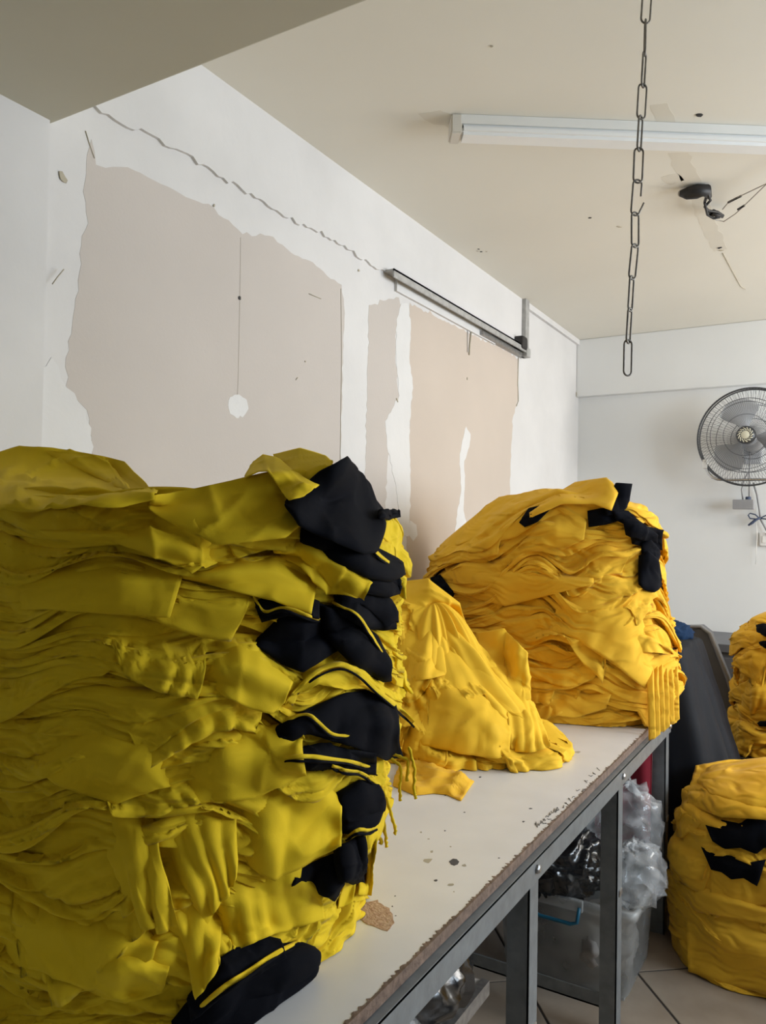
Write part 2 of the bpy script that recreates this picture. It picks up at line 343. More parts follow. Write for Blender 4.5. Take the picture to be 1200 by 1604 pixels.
# ------------------------------------------------------------------ ceiling batten lamp, hanging chain, bare wire
a = Vector((-1.085, 2.20, 0)); dv = Vector((.851, .556, 0)).normalized(); nv = Vector((-dv.y, dv.x, 0)); LL = 1.45
lt = tag(empty('batten_lamp', (a.x, a.y, ZC)), 'long white unlit batten lamp on the cream ceiling behind the chain', 'lamp')
def obox(l0, l1, n0, n1, z0, z1, bev=0):
    b = B(); c = [a+dv*l+nv*n for l in (l0, l1) for n in (n0, n1)]
    b.prism([(*(c[0].xy), z0), (*(c[2].xy), z0), (*(c[3].xy), z0), (*(c[1].xy), z0)], (0, 0, z1-z0))
    if bev: bmesh.ops.bevel(b.bm, geom=b.bm.edges[:], offset=bev, segments=2, affect='EDGES')
    return b
obox(.03, LL-.03, -.035, .035, ZC-.03, ZC-.001).build('housing', M['lampwhite'], lt)
obox(.03, LL-.03, -.037, .037, ZC-.062, ZC-.030, .010).build('diffuser', M['diffuser'], lt)
obox(0, .035, -.038, .038, ZC-.062, ZC-.001, .004).build('end_cap', M['cap'], lt)
obox(LL-.035, LL, -.038, .038, ZC-.062, ZC-.001, .004).build('end_cap', M['cap'], lt)

ch = tag(empty('hanging_chain', (-.325, 1.522, ZC)), 'long thin metal link chain hanging from the ceiling, one link open', 'chain')
joints_px = [(1014, -12), (1011, 34), (1010, 84), (1007, 134), (1004, 184), (1001, 234), (999, 284), (995, 335), (995, 385), (990, 435), (987, 485), (984, 535), (983, 586)]
joints = [CAM+ray(x, y)*1.5 for x, y in joints_px]
joints = [joints[0]+(joints[0]-joints[1])*k for k in (4.6, 3.6, 2.6, 1.6, .8)][:0] + joints
tops = []
q = joints[0].copy(); stepv = joints[0]-joints[1]
while q[2] < ZC-.01:
    q = q+stepv*1.0; tops.append(q.copy())
joints = tops[::-1]+joints
joints[0][2] = ZC-.002
nj = len(joints)
for k in range(nj-1):
    p0, p1 = Vector(joints[k]), Vector(joints[k+1]); L = (p1-p0).length+.006; mid = (p0+p1)/2; ax = (p1-p0).normalized()
    vis = k-len(tops)
    angs = {0: 5, 1: 78, 2: 55, 3: 15, 4: 50, 5: 5, 6: 10, 7: 25, 8: 30, 9: 48, 10: 50, 11: 20}
    an = math.radians(angs.get(vis, 90*(k % 2)))
    side = Vector(_r*math.cos(an)+_f*math.sin(an)); side = (side-ax*side.dot(ax)).normalized()
    hw = .0088; hl = L/2-hw-.0
    loop = []
    for q in range(9): t = math.pi*q/8; loop.append(mid+side*hw*math.cos(t)-ax*(hl+hw*math.sin(t)))
    for q in range(9): t = math.pi+math.pi*q/8; loop.append(mid+side*hw*math.cos(t)-ax*(-hl+hw*math.sin(t)))
    b = B()
    if vis == 6:
        lp = loop[9:]+loop[:9]                       # starts and ends on the open side
        arc = [p for p in loop[9:]]+[p for p in loop[:9]]
        op = [mid+side*hw*1.0+ax*-.004] + loop[:9] + loop[9:18] + [mid+side*.016+ax*.008]
        b.tube(op, .0019, 6)
    else:
        b.tube(loop, .0019, 6, closed=True)
    b.build('link', M['chain'], ch, True)

sk = tag(empty('bare_lamp_wiring', tuple(at(1088, 297, 'z', ZC))), 'charred black bare lamp holder with twisted wires on the ceiling', 'wiring')
sp = [at(1064, 303, 'z', ZC-.02), at(1076, 303, 'z', ZC-.026), at(1092, 300, 'z', ZC-.028), at(1106, 298, 'z', ZC-.024), at(1111, 308, 'z', ZC-.028)]
B().tube(sp, [.010, .022, .026, .022, .010], 12).build('holder_shell', M['rubber'], sk, True)
B().tube([sp[0]+(sp[0]-sp[1])*.12, sp[0], sp[0]+(sp[1]-sp[0])*.15], [.006, .011, .012], 12).build('socket_mouth', M['wire'], sk, True)
for k, pth in enumerate([[(1108, 304), (1104, 316), (1106, 328), (1116, 336), (1126, 337), (1132, 340)], [(1109, 304), (1113, 314), (1104, 324), (1110, 330), (1124, 332), (1133, 338)], [(1104, 318), (1108, 336), (1118, 342), (1128, 340)]]):
    B().tube([at(x, y, 'z', ZC-.035-.004*k) for x, y in pth], .0052, 6).build('twisted_wire', M['rubber'], sk, True)
B().tube([at(1116, 333, 'z', ZC-.035), at(1128, 337, 'z', ZC-.04)], [.014, .010], 8).build('tape_wrap', M['rubber'], sk, True)
B().tube([at(x, y, 'z', ZC-.04) for x, y in [(1132, 328), (1142, 316), (1160, 307), (1200, 288), (1260, 262)]], .0022, 5).build('thin_wire', M['wire'], sk, True)
B().tube([at(x, y, 'z', ZC-.04) for x, y in [(1112, 338), (1122, 345), (1134, 347), (1152, 335), (1165, 323), (1200, 289), (1262, 264)]], .0022, 5).build('thin_wire', M['wire'], sk, True)
for p, q in (((1141, 317), (1161, 307)), ((1156, 328), (1166, 322))):
    B().tube([at(*p, 'z', ZC-.04), at(*q, 'z', ZC-.04)], .0045, 6).build('tape_wrap', M['rubber'], sk, True)

# ------------------------------------------------------------------ wall fan
FC = at(1173, 684, 'y', 4.98); FC = Vector(FC); FR = .285
fan = tag(empty('wall_fan', (FC.x, YF, FC.z)), 'large grey wire-cage wall fan on the far wall', 'fan')
fax = Vector((-.10, -1, .02)).normalized(); fx = Vector((1, 0, 0)); fx = (fx-fax*fx.dot(fax)).normalized(); fz = fax.cross(fx)*-1
if fz.z < 0: fz = -fz
def fp(r, t, h): return FC+(fx*math.cos(t)+fz*math.sin(t))*r+fax*h
def ring(r, h, rad, n=64): return [fp(r, 2*math.pi*k/n, h) for k in range(n)], rad
for nm, lst in (('cage_rim', [(FR, 0, .0055), (FR-.004, -.03, .004)]), ('front_rings', [(.215, .072, .0018), (.195, .078, .0016), (.12, .088, .0014)]), ('back_rings', [(.20, -.085, .0018), (.12, -.10, .0018)])):
    b = B()
    for r, h, rad in lst: b.tube(ring(r, h, rad)[0], rad, 6, closed=True)
    b.build(nm, M['cage'], fan, True)
b = B()
for k in range(110):
    t = 2*math.pi*k/110
    b.tube([fp(r, t+.9*(r-.05), .09*math.sqrt(max(0, 1-(r/FR)**3.2))) for r in (.05, .12, .18, .225, .255, .275, FR)], .0010, 4, caps=False)
b.build('front_grille', M['cage'], fan, True)
b = B()
for k in range(72):
    t = 2*math.pi*k/72
    b.tube([fp(r, t, -.03-.075*math.sqrt(max(0, 1-(r/FR)**3))) for r in (.07, .15, .22, .26, FR)], .0010, 4, caps=False)
b.build('back_grille', M['cage'], fan, True)
for k in range(3):
    t0 = math.radians(108+120*k); V = []; n1, n2 = 12, 14
    for s_ in (0, 1):
        for i in range(n1):
            r = .045+.185*i/(n1-1); wd = .34+.62*math.sin(min(1, i/(n1-1)*1.05)*math.pi*.62)
            if i == n1-1: wd *= .72
            for j in range(n2):
                u = j/(n2-1)-.5
                V.append(fp(r*(1-.10*abs(u*2)**3*(i/(n1-1))), t0+u*wd*1.25, .01+.05*u+.0025*s_))
    F = np.concatenate([grid_faces(n1, n2), grid_faces(n1, n2, off=n1*n2)[:, ::-1]])
    link('blade', mesh_np('blade', np.array(V), F), M['blade'], fan, True)
hb = B().lathe([(0, .098), (.020, .097), (.024, .094)], FC, fax, 24).build('hub_badge', M['hub'], fan, True)
hb2 = B().lathe([(.024, .094), (.030, .095), (.044, .092), (.052, .084), (.052, .06)], FC, fax, 32).build('hub_ring', M['cage'], fan, True)
b = B()
for k in range(14):
    t = 2*math.pi*k/14; b.tube([fp(.028, t, .096), fp(.043, t+.5, .0935)], .0028, 5)
b.build('hub_slots', M['hub'], fan, True)
B().lathe([(0, .02), (.04, .02), (.05, .0), (.05, -.02)], FC, fax, 24).build('blade_boss', M['blade'], fan, True)
B().lathe([(.03, -.02), (.065, -.04), (.075, -.07), (.075, -.16), (.05, -.19), (0, -.195)], FC, fax, 28).build('motor', M['blade'], fan, True)
B().box((FC.x-.05, YF-.04, FC.z-.14), (FC.x+.05, YF, FC.z+.02), bevel=.01).build('wall_plate', M['blade'], fan)
B().tube([(FC.x, YF-.02, FC.z-.07), (FC.x, FC.y+.15, FC.z-.05), (FC.x, FC.y+.1, FC.z)], .022, 10).build('arm', M['blade'], fan, True)
zy = FC.y+.02
tp = [at(1107, 727, 'y', zy), at(1107, 735, 'y', zy), at(1110, 742, 'y', zy), at(1116, 748, 'y', zy), at(1124, 751, 'y', zy), at(1140, 752, 'y', zy), at(1200, 751, 'y', zy), at(1240, 748, 'y', zy), at(1250, 738, 'y', zy), at(1252, 725, 'y', zy)]
B().tube(tp, .0085, 10).build('support_tube', M['chrome'], fan, True)
B().box(tuple(Vector(at(1105, 730, 'y', zy))-Vector((.012, .03, .015))), tuple(Vector(at(1105, 724, 'y', zy))+Vector((.012, .03, .015))), bevel=.003).build('rim_clip', M['lampwhite'], fan)
cbx = Vector(at(1165, 790, 'y', YF-.10))
ct = tag(empty('fan_control_box', tuple(cbx)), 'small grey speed control box hanging on cords below the fan', 'switch')
B().box((cbx.x-.058, cbx.y-.035, cbx.z-.030), (cbx.x+.058, cbx.y+.035, cbx.z+.028), bevel=.004).build('box_body', M['greybox'], ct)
B().lathe([(.016, 0), (.016, .014), (.012, .018), (0, .018)], (cbx.x+.025, cbx.y, cbx.z+.028), (0, 0, 1), 16).build('knob', M['bluecord'], ct, True)
B().tube([(cbx.x-.005, cbx.y, cbx.z+.028), (cbx.x-.012, cbx.y, cbx.z+.09), (cbx.x+.0, cbx.y+.01, cbx.z+.15), (cbx.x+.02, cbx.y+.02, cbx.z+.19)], .0045, 7).build('cord', M['greybox'], ct, True)
B().tube([(cbx.x+.03, cbx.y, cbx.z+.04), (cbx.x+.03, cbx.y, cbx.z+.2), (cbx.x+.035, cbx.y-.03, cbx.z+.33)], .0045, 7).build('cord', M['greybox'], ct, True)
yb = YF-.03
cord = tag(empty('mains_cord', tuple(at(1183, 812, 'y', yb))), 'dark mains cord tied in a bow below the fan', 'cord')
B().tube([at(x, y, 'y', yb) for x, y in [(1180, 756), (1186, 775), (1190, 800), (1191, 812), (1198, 825), (1206, 840)]], .006, 7).build('cord', M['greybox'], cord, True)
B().tube([at(x, y, 'y', yb-.02) for x, y in [(1190, 812), (1183, 806), (1175, 804), (1172, 807), (1175, 812), (1184, 813), (1192, 811), (1205, 805), (1212, 808), (1206, 814), (1192, 812)]], .004, 7).build('bow_loop', M['bluecord'], cord, True)
B().tube([at(x, y, 'y', yb-.02) for x, y in [(1192, 811), (1184, 814), (1178, 819), (1172, 823)]], [.006, .008, .009, .005], 7).build('bow_tail', M['bluecord'], cord, True)
tag(B().tube([at(x, y, 'y', yb) for x, y in [(1185, 815), (1186, 840), (1185, 860), (1184, 884)]], .0022, 6).build('pull_string', M['whiteplastic'], None, True), 'thin pale pull string hanging on the far wall under the bow', 'string')
so = Vector(at(1203, 845, 'y', YF-.012)); st = tag(empty('wall_socket', tuple(so)), 'white wall socket under the fan at the right edge', 'socket')
B().box((so.x-.045, YF-.022, so.z-.04), (so.x+.045, YF, so.z+.04), bevel=.006).build('plate', M['whiteplastic'], st)
B().box((so.x-.03, YF-.026, so.z-.022), (so.x+.03, YF-.02, so.z+.022), bevel=.002).build('insert', M['lampwhite'], st)

# ------------------------------------------------------------------ work table
TY0, TY1 = .05, 3.03
tbl = tag(empty('work_table', (-1.07, 1.54, 0)), 'long white laminate work table with grey steel frame carrying the shirt stacks', 'table')
B().box((XW+.03, TY0, ZT-.006), (XT-.004, TY1, ZT)).build('tabletop', M['laminate'], tbl)
rg = random.Random(12); edg = B(); ys = np.linspace(TY0, TY1, 700)
edg.prism([(XT-.008, TY0, ZT+.0006)]+[(XT-.0045-max(0, rg.gauss(.001, .003)), y, ZT+.0006) for y in ys]+[(XT, TY1, ZT+.0006), (XT, TY0, ZT+.0006)], (0, 0, -.020))
edg.build('worn_edge', M['edge'], tbl)
B().box((XW+.03, TY0, ZT-.020), (XT-.009, TY1, ZT-.006)).build('board_core', M['edge'], tbl)
ap = B(); x1 = XT+.014
ap.box((x1-.05, TY0, ZT-.027), (x1, TY1, ZT-.021)).box((x1-.006, TY0, ZT-.072), (x1, TY1, ZT-.021), bevel=.0015)
ap.build('front_rail', M['steel'], tbl)
B().box((XW+.03, TY0, ZT-.072), (XW+.036, TY1, ZT-.021)).build('rear_rail', M['steel'], tbl)
for y in (TY0, TY1-.006): B().box((XW+.03, y, ZT-.072), (x1, y+.006, ZT-.021)).build('end_rail', M['steel'], tbl)
legY = [.12, .84, 1.56, 2.288, 2.975]
for y in legY:
    b = B(); b.box((x1-.056, y, 0), (x1-.006, y+.006, ZT-.03), bevel=.001).box((x1-.012, y, 0), (x1-.006, y+.05, ZT-.03), bevel=.001); b.build('leg', M['steel'], tbl)
    b = B(); b.box((XW+.036, y, 0), (XW+.086, y+.006, ZT-.03)).box((XW+.036, y, 0), (XW+.042, y+.05, ZT-.03)); b.build('leg', M['steel'], tbl)
    b = B(); b.box((XW+.04, y+.008, .075), (x1-.012, y+.013, .115)).box((XW+.04, y+.008, .075), (x1-.012, y+.045, .080)); b.build('stretcher', M['steel'], tbl)
    B().lathe([(.010, 0), (.010, .005), (.006, .008), (0, .008)], (x1, y+.022, ZT-.045), (1, 0, 0), 6).build('bolt', M['metal'], tbl)
    B().box((x1-.008, y+.012, .40), (x1-.002, y+.042, .42), bevel=.003).build('weld', M['metal'], tbl)
B().box((XW+.06, .1, .325), (-.765, 1.80, .345), bevel=.002).build('lower_shelf', M['shelf'], tbl)
B().box((-.765, .1, .315), (-.745, 1.80, .350)).build('shelf_edge', M['metal'], tbl)
# chips, stains and handwriting on the top
def toppatch(name, px, mt, seed, amp=.0015, h=.0008):
    xy = rag([at(x, y, 'z', ZT)[:2] for x, y in px], amp, .008, seed)
    return B().prism([(p[0], p[1], ZT-.001) for p in xy], (0, 0, .001+h)).build(name, mt, tbl)
toppatch('chipped_patch', [(554, 1416), (572, 1414), (592, 1410), (602, 1420), (615, 1432), (618, 1446), (607, 1459), (590, 1453), (570, 1445), (556, 1432)], M['chip'], 3)
rg = random.Random(77)
for k in range(60):
    if k < 8: x, y = [(712, 1351), (727, 1356), (670, 1348), (676, 1334), (875, 1172), (905, 1178), (880, 1190), (706, 1386)][k]; s = [10, 4, 8, 3, 5, 6, 5, 5][k]
    else:
        x, y = rg.uniform(600, 960), rg.uniform(1180, 1590); s = rg.choice([1.5, 2, 2, 3])
        if at(x, y, 'z', ZT)[0] > XT-.03: continue
    n = 7; e = rg.uniform(.25, .6); t0 = rg.uniform(-.5, .5)
    toppatch('stain', [(x+s*math.cos(t0+q*2*math.pi/n)*rg.uniform(.6, 1.2), y+s*e*math.sin(t0+q*2*math.pi/n)*rg.uniform(.6, 1.2)) for q in range(n)], M['ink'] if rg.random() < .6 else M['dust'], k, .0003, .0005)
for k in range(9):
    x = 838+k*4.2; y = 1293-k*3.4
    pts = [(x+q*.9, y+rg.uniform(-4, 4)-(6 if k == 0 and q == 2 else 0)) for q in range(6)]
    B().tube([at(px_, py_, 'z', ZT+.0004) for px_, py_ in pts], .0007, 4).build('handwriting', M['ink'], tbl)
for k in range(14):
    x = 862+k*6.5; y = 1290-k*6.3+rg.uniform(-5, 5)
    if at(x, y, 'z', ZT)[0] > XT-.012: x -= 8
    pts = [(x+rg.uniform(-4, 4), y+rg.uniform(-3, 3)) for q in range(4)]
    B().tube([at(px_, py_, 'z', ZT+.0004) for px_, py_ in pts], .0008, 4).build('handwriting', M['ink'], tbl)
# ------------------------------------------------------------------ cloth: stacks of shirts
ORD = ['topmost', 'second', 'third', 'fourth', 'fifth', 'sixth', 'seventh', 'eighth', 'ninth', 'tenth', 'eleventh', 'twelfth', 'thirteenth', 'fourteenth', 'fifteenth', 'sixteenth', 'seventeenth', 'eighteenth', 'nineteenth', 'twentieth']
TENS = {20: 'twenty', 30: 'thirty', 40: 'forty', 50: 'fifty', 60: 'sixty', 70: 'seventy'}
def ordinal(k):                                    # k = 0 is the topmost
    if k < 20: return ORD[k]
    n = k+1; t, u = n//10*10, n % 10
    if u == 0: return TENS[t][:-1]+'ieth'
    return TENS[t]+'-'+['', 'first', 'second', 'third', 'fourth', 'fifth', 'sixth', 'seventh', 'eighth', 'ninth'][u]

class Noise:
    """smooth pseudo-random field: sum of sines with random wave vectors"""
    def __init__(s, rng, wl, n=5, aniso=(1, 1, 1)):
        k = rng.normal(size=(n, 3)); k /= np.linalg.norm(k, axis=1)[:, None]
        s.k = k*np.array(aniso)*(2*np.pi/wl)*rng.uniform(.6, 1.5, (n, 1)); s.p = rng.uniform(0, 6.28, n)
    def __call__(s, P):
        return np.sin(P@s.k.T+s.p).sum(-1)/math.sqrt(len(s.p)/2)

def crease(rng, P, wl, direction, warp, amp_mask_wl):
    """rounded folds with sharp valleys running across `direction`"""
    d = np.array(direction, float); d /= np.linalg.norm(d)
    wp = Noise(rng, warp[0], 5)(P)*warp[1]
    v = np.abs(np.sin(P@d*np.pi/wl+wp*np.pi+rng.uniform(0, 6)))
    m = np.clip(.5+.55*Noise(rng, amp_mask_wl, 4)(P), 0, 1)
    return v*m

def make_pile(name, label, group, c, half, n_exp, base, top, N, material, seed, bulge, phis, sigma=.55, flap=None, jut=.022, wr=.006, lay_wl=.35, topdrape=.06, rows=12, gap=.0016, coretop=None, dome=.0, wob=None, fs=1.0):
    rng = np.random.default_rng(seed); n = len(phis)
    cs, sn = np.cos(phis), np.sin(phis)
    R0 = (np.abs(cs/half[0])**n_exp+np.abs(sn/half[1])**n_exp)**(-1/n_exp)
    XY = np.stack([c[0]+cs*R0, c[1]+sn*R0, np.zeros(n)], -1)
    H = np.array([top(p) for p in phis])-base
    T = np.stack([np.exp(sigma*Noise(rng, lay_wl, 5)(XY)+rng.normal(0, .35)) for _ in range(N)])
    T = T/T.sum(0)*H
    bot = base+np.concatenate([np.zeros((1, n)), np.cumsum(T, 0)[:-1]])
    dz = .003; nz = int((H.max()+.5)/dz)+4; zb = base-.42 if wob else base-.01
    if wob: nz += 140
    zg = zb+dz*np.arange(nz)
    E = np.zeros((n, nz)); arc = np.arange(n)
    def Eat(z):
        q = np.clip(((z-zb)/dz), 0, nz-1.001); i = q.astype(int); f = q-i
        return np.maximum(E[arc, i], E[arc, i+1])
    def blur(a, k):
        for _ in range(k): a = (np.roll(a, 1)+2*a+np.roll(a, -1))/4
        return a
    roots = []
    for i in range(N):
        h = bot[i]; t = T[i]; zt = h+t; last = i >= N-2
        zn = (h+t*.5-base)/H
        R = R0*bulge(zn, phis)
        off = jut*Noise(rng, .5, 4)(XY)*.7+jut*.35*Noise(rng, .12*fs, 5)(XY)+rng.normal(0, jut*.35)
        if last: off = off-.02
        r = blur(R+off, 2)
        # how far the cloth hangs below its own layer
        d = .004+.006*(1+Noise(rng, .2, 4)(XY))
        flapmask = np.zeros(n)
        for k in range(rng.poisson(flap['rate'])):
            pc = flap['phi'](rng); wd = rng.uniform(*flap['w']); dp = rng.uniform(*flap['d']); tl = rng.normal(0, .45)
            xx = ((phis-pc+np.pi) % (2*np.pi)-np.pi)*R0.mean()/wd
            prof = np.clip((1-np.abs(xx))*rng.uniform(3, 8), 0, 1)
            d = np.maximum(d, prof*dp*(1+tl*xx)); flapmask = np.maximum(flapmask, prof)
        if last: d = np.maximum(d, topdrape*(1+.6*Noise(rng, .25, 4)(XY)))
        d = np.clip(d, .002, None)
        zl = h-d
        if wob is None: zl = np.maximum(zl, base+.002)
        else: zl = np.where(wob(XY, R), zl, np.maximum(zl, base+.002))
        nose = np.clip(t*.55, .004, .016)
        rows_r, rows_z = [], []
        zmid = zt.mean()+dome*(i/N)
        inner = np.linspace(0, .93, 16 if last else 4)
        for q in inner:
            rows_r.append(r*q); rows_z.append(zmid+(zt-zmid)*q**2 if not last else zmid+(zt-zmid)*q**2)
        for a in (.25, .6, .85):
            th = a*np.pi/2
            rows_r.append(r-nose*(1-np.sin(th))); rows_z.append(zt-nose*(1-np.cos(th)))
        ztop = zt-nose; K = rows
        rp = np.maximum(r, Eat(ztop)+gap); 
        out_r, out_z = [], []
        for k in range(K):
            f = (k/(K-1)); z = ztop+(zl-ztop)*f
            want = np.maximum(rp-.10*np.abs(ztop-zl)/K*(1-flapmask*.5), Eat(z)+gap)
            want = np.maximum(blur(want, 1), Eat(z)+gap*.6)
            out_r.append(want); out_z.append(z); rp = want
        # wrinkles
        RR = np.array(out_r); ZZ = np.array(out_z)
        P = np.stack([c[0]+cs*RR, c[1]+sn*RR, ZZ], -1)
        tang = rng.normal(0, .35, 3); tang[2] = 1
        w1 = crease(rng, P, rng.uniform(.026, .05)*fs, tang, (.3*fs, .9), .25)
        w2 = crease(rng, P, rng.uniform(.010, .018)*fs, tang+rng.normal(0, .25, 3), (.25*fs, 1.1), .16)
        vert = crease(rng, P, rng.uniform(.045, .09)*fs, (1, .7, .3*rng.normal()), (.3*fs, .9), .3)
        wv = wr*(w1*.8+w2*.35)*np.linspace(.6, 1, K)[:, None]*np.clip(t/(.02*fs), .35, 1.2)
        wv = wv+flapmask*wr*1.3*vert*np.linspace(.15, 1, K)[:, None]
        RR = RR+wv
        for k in range(K):
            zi = np.clip(((ZZ[k]-zb)/dz).astype(int), 0, nz-1)
            E[arc, zi] = np.maximum(E[arc, zi], RR[k])
        # fill the envelope between rows
        for k in range(K-1):
            for f in (.25, .5, .75):
                z = ZZ[k]*(1-f)+ZZ[k+1]*f; rr = RR[k]*(1-f)+RR[k+1]*f
                zi = np.clip(((z-zb)/dz).astype(int), 0, nz-1); E[arc, zi] = np.maximum(E[arc, zi], rr)
        dR = RR[0]-r
        for k in range(3): rows_r[-3+k] = rows_r[-3+k]+dR*(.4+.3*k)
        A_r = np.concatenate([np.array(rows_r), RR, [RR[-1]-.004, RR[-1]-.012]])
        A_z = np.concatenate([np.array(rows_z), ZZ, [ZZ[-1]+.0005, ZZ[-1]+.006]])
        V = np.stack([c[0]+cs*A_r, c[1]+sn*A_r, A_z], -1)
        if last:
            ni = len(inner)
            tw = crease(rng, V[:ni+3], .07, (rng.normal(), rng.normal(), 0), (.3, .8), .3)*.014+Noise(rng, .22, 5)(V[:ni+3])*.008
            V[:ni+3, :, 2] += tw*np.linspace(1, .25, ni+3)[:, None]
            if i == N-2: V[:ni, :, 2] -= .02
        me = mesh_np(name, V.reshape(-1, 3), grid_faces(len(V), n, True))
        o = link(name, me, material, None, True)
        tag(o, label % ordinal(N-1-i), 'shirt', group)
        roots.append(o)
    mids = (bot+T*.5)
    return dict(c=np.array(c), E=E, zb=zb, dz=dz, phis=phis, roots=roots, bot=bot, T=T, rng=rng, base=base, zmid=mids.mean(1), seed=seed)

def depth_px(p, px, py, t0=.5, t1=6.0, step=.004):
    """distance along the view ray at which a pixel meets a pile's outer surface"""
    D = ray(px, py); sh = px.shape; D = D.reshape(-1, 3); out = np.full(len(D), np.nan)
    n, nz = p['E'].shape; ph = p['phis']; live = np.ones(len(D), bool)
    for t in np.arange(t0, t1, step):
        Q = CAM+D*t; dx, dy = Q[:, 0]-p['c'][0], Q[:, 1]-p['c'][1]
        rr = np.hypot(dx, dy); an = np.arctan2(dy, dx); an = np.where(an < ph[0], an+2*np.pi, an)
        ii = np.clip(np.searchsorted(ph, an), 0, n-1); zi = ((Q[:, 2]-p['zb'])/p['dz']).astype(int)
        ok = live & (zi >= 0) & (zi < nz); hit = np.zeros(len(D), bool)
        hit[ok] = rr[ok] < p['E'][ii[ok], zi[ok]]
        out[hit] = t; live &= ~hit
        if not live.any(): break
    return out.reshape(sh)

def resample(pts, n):
    P = np.array(pts, float); L = np.concatenate([[0], np.cumsum(np.linalg.norm(np.diff(P, axis=0), axis=1))])
    s = np.linspace(0, L[-1], n); return np.stack([np.interp(s, L, P[:, 0]), np.interp(s, L, P[:, 1])], -1)

def flap_sheet(p, name, upper, lower, material, off=.006, th=.003, wr=.004, seed=0, nu=40, nv=24, depth=None, garment=None, label=None, puff=0, pleat=None, rng_t=(.5, 6), smooth=14, tuck=(.035, .03, 0, 0)):
    """a loose panel of cloth lying on the outside of a pile: a closed, curved sheet with its own thickness"""
    U = resample(upper, nu); Lw = resample(lower, nu); f = np.linspace(0, 1, nv)[:, None, None]
    G = U[None]*(1-f)+Lw[None]*f
    t = depth_px(p, G[..., 0], G[..., 1], *rng_t) if depth is None else np.full(G.shape[:2], depth)
    if np.isnan(t).any():
        ok = ~np.isnan(t)
        if ok.sum() < 5: t[:] = rng_t[0]
        else:
            md = np.percentile(t[ok], 40)
            for _ in range(200):
                if not np.isnan(t).any(): break
                q = np.pad(t, 1, constant_values=np.nan); nb = np.stack([q[:-2, 1:-1], q[2:, 1:-1], q[1:-1, :-2], q[1:-1, 2:]])
                mn = np.nanmean(np.where(np.isnan(nb), np.nan, nb), 0) if True else None
                t = np.where(np.isnan(t) & ~np.isnan(mn), mn, t)
            t = np.where(np.isnan(t), md, t)
    raw = t.copy()
    def bl(a):
        q = np.pad(a, 1, mode='edge'); return (q[:-2, 1:-1]+q[2:, 1:-1]+q[1:-1, :-2]+q[1:-1, 2:]+2*a)/6
    for _ in range(smooth): t = bl(t)
    t = t-np.percentile(np.clip(t-raw, 0, None), 85)-off
    ua = np.linspace(0, 1, nu)[None]; va = np.linspace(0, 1, nv)[:, None]
    t = t+tuck[0]*np.clip(1-va/.45, 0, 1)**1.5+tuck[1]*np.clip(1-ua/.4, 0, 1)**1.5+tuck[2]*np.clip(1-(1-va)/.4, 0, 1)**1.5+tuck[3]*np.clip(1-(1-ua)/.4, 0, 1)**1.5
    P = CAM+ray(G[..., 0], G[..., 1])*t[..., None]
    rng = np.random.default_rng(seed+911)
    uu = np.linspace(0, 1, nu)[None]*np.ones((nv, 1)); vv = np.linspace(0, 1, nv)[:, None]*np.ones((1, nu))
    size = np.linalg.norm(P[0, -1]-P[0, 0])+1e-6
    wv = Noise(rng, max(.14, size*.8), 4)(P)*wr*.35
    for _ in range(3):                             # narrow raised fold lines on an otherwise flat sheet
        dd = rng.normal(size=3); ph_ = Noise(rng, .3, 4)(P)*.5+P@(dd/np.linalg.norm(dd))/max(.05, size*.35)+rng.uniform(0, 3)
        wv = wv+wr*.9*(1-np.abs(np.sin(np.pi*ph_)))**4*np.clip(.4+.7*Noise(rng, .18, 4)(P), 0, 1)
    if pleat: wv = wv+pleat[1]*np.abs(np.sin(np.pi*pleat[0]*uu+1.2*Noise(rng, .3, 3)(P)))*(.15+.85*vv)
    gu = np.gradient(P, axis=1); gv = np.gradient(P, axis=0); nn = np.cross(gv, gu); nn /= np.linalg.norm(nn, axis=-1)[..., None]+1e-9
    to = CAM-P; sg = np.sign((nn*to).sum(-1))[..., None]; nn = nn*np.where(sg == 0, 1, sg)
    P = P+nn*wv[..., None]
    edge = np.clip(np.minimum(np.minimum(uu, 1-uu)*nu, np.minimum(vv, 1-vv)*nv)/5.0, 0, 1)
    prof = (.35+.65*np.sqrt(edge))*th/2+puff*np.sqrt(np.clip(4*vv*(1-vv), 0, 1))*np.clip(np.minimum(uu, 1-uu)*8, 0, 1)**.5
    A = P+nn*prof[..., None]; Bk = P-nn*(prof*.6)[..., None]
    k = nv*nu; F = [grid_faces(nv, nu), grid_faces(nv, nu, off=k)[:, ::-1]]
    idx = np.arange(k).reshape(nv, nu); bd = np.concatenate([idx[0], idx[1:, -1], idx[-1, -2::-1], idx[-2:0:-1, 0]]); b2 = np.roll(bd, -1)
    F.append(np.stack([bd, bd+k, b2+k, b2], -1)[:, ::-1])
    me = mesh_np(name, np.concatenate([A.reshape(-1, 3), Bk.reshape(-1, 3)]), np.concatenate(F))
    zc = P[..., 2].mean()
    root = p['roots'][int(np.argmin(np.abs(p['zmid']-zc)))] if garment is None else p['roots'][garment]
    o = link(name, me, material, root, True)
    bmq = bmesh.new(); bmq.from_mesh(me); bmesh.ops.recalc_face_normals(bmq, faces=bmq.faces[:]); bmq.to_mesh(me); bmq.free(); me.shade_smooth()
    if label: o['label'] = label
    # the sheet becomes part of the surface that later sheets lie on
    Q = A.reshape(-1, 3); Q = np.concatenate([Q, (A[1:]*.5+A[:-1]*.5).reshape(-1, 3), (A[:, 1:]*.5+A[:, :-1]*.5).reshape(-1, 3)])
    dx, dy = Q[:, 0]-p['c'][0], Q[:, 1]-p['c'][1]; an = np.arctan2(dy, dx); ph = p['phis']; an = np.where(an < ph[0], an+2*np.pi, an)
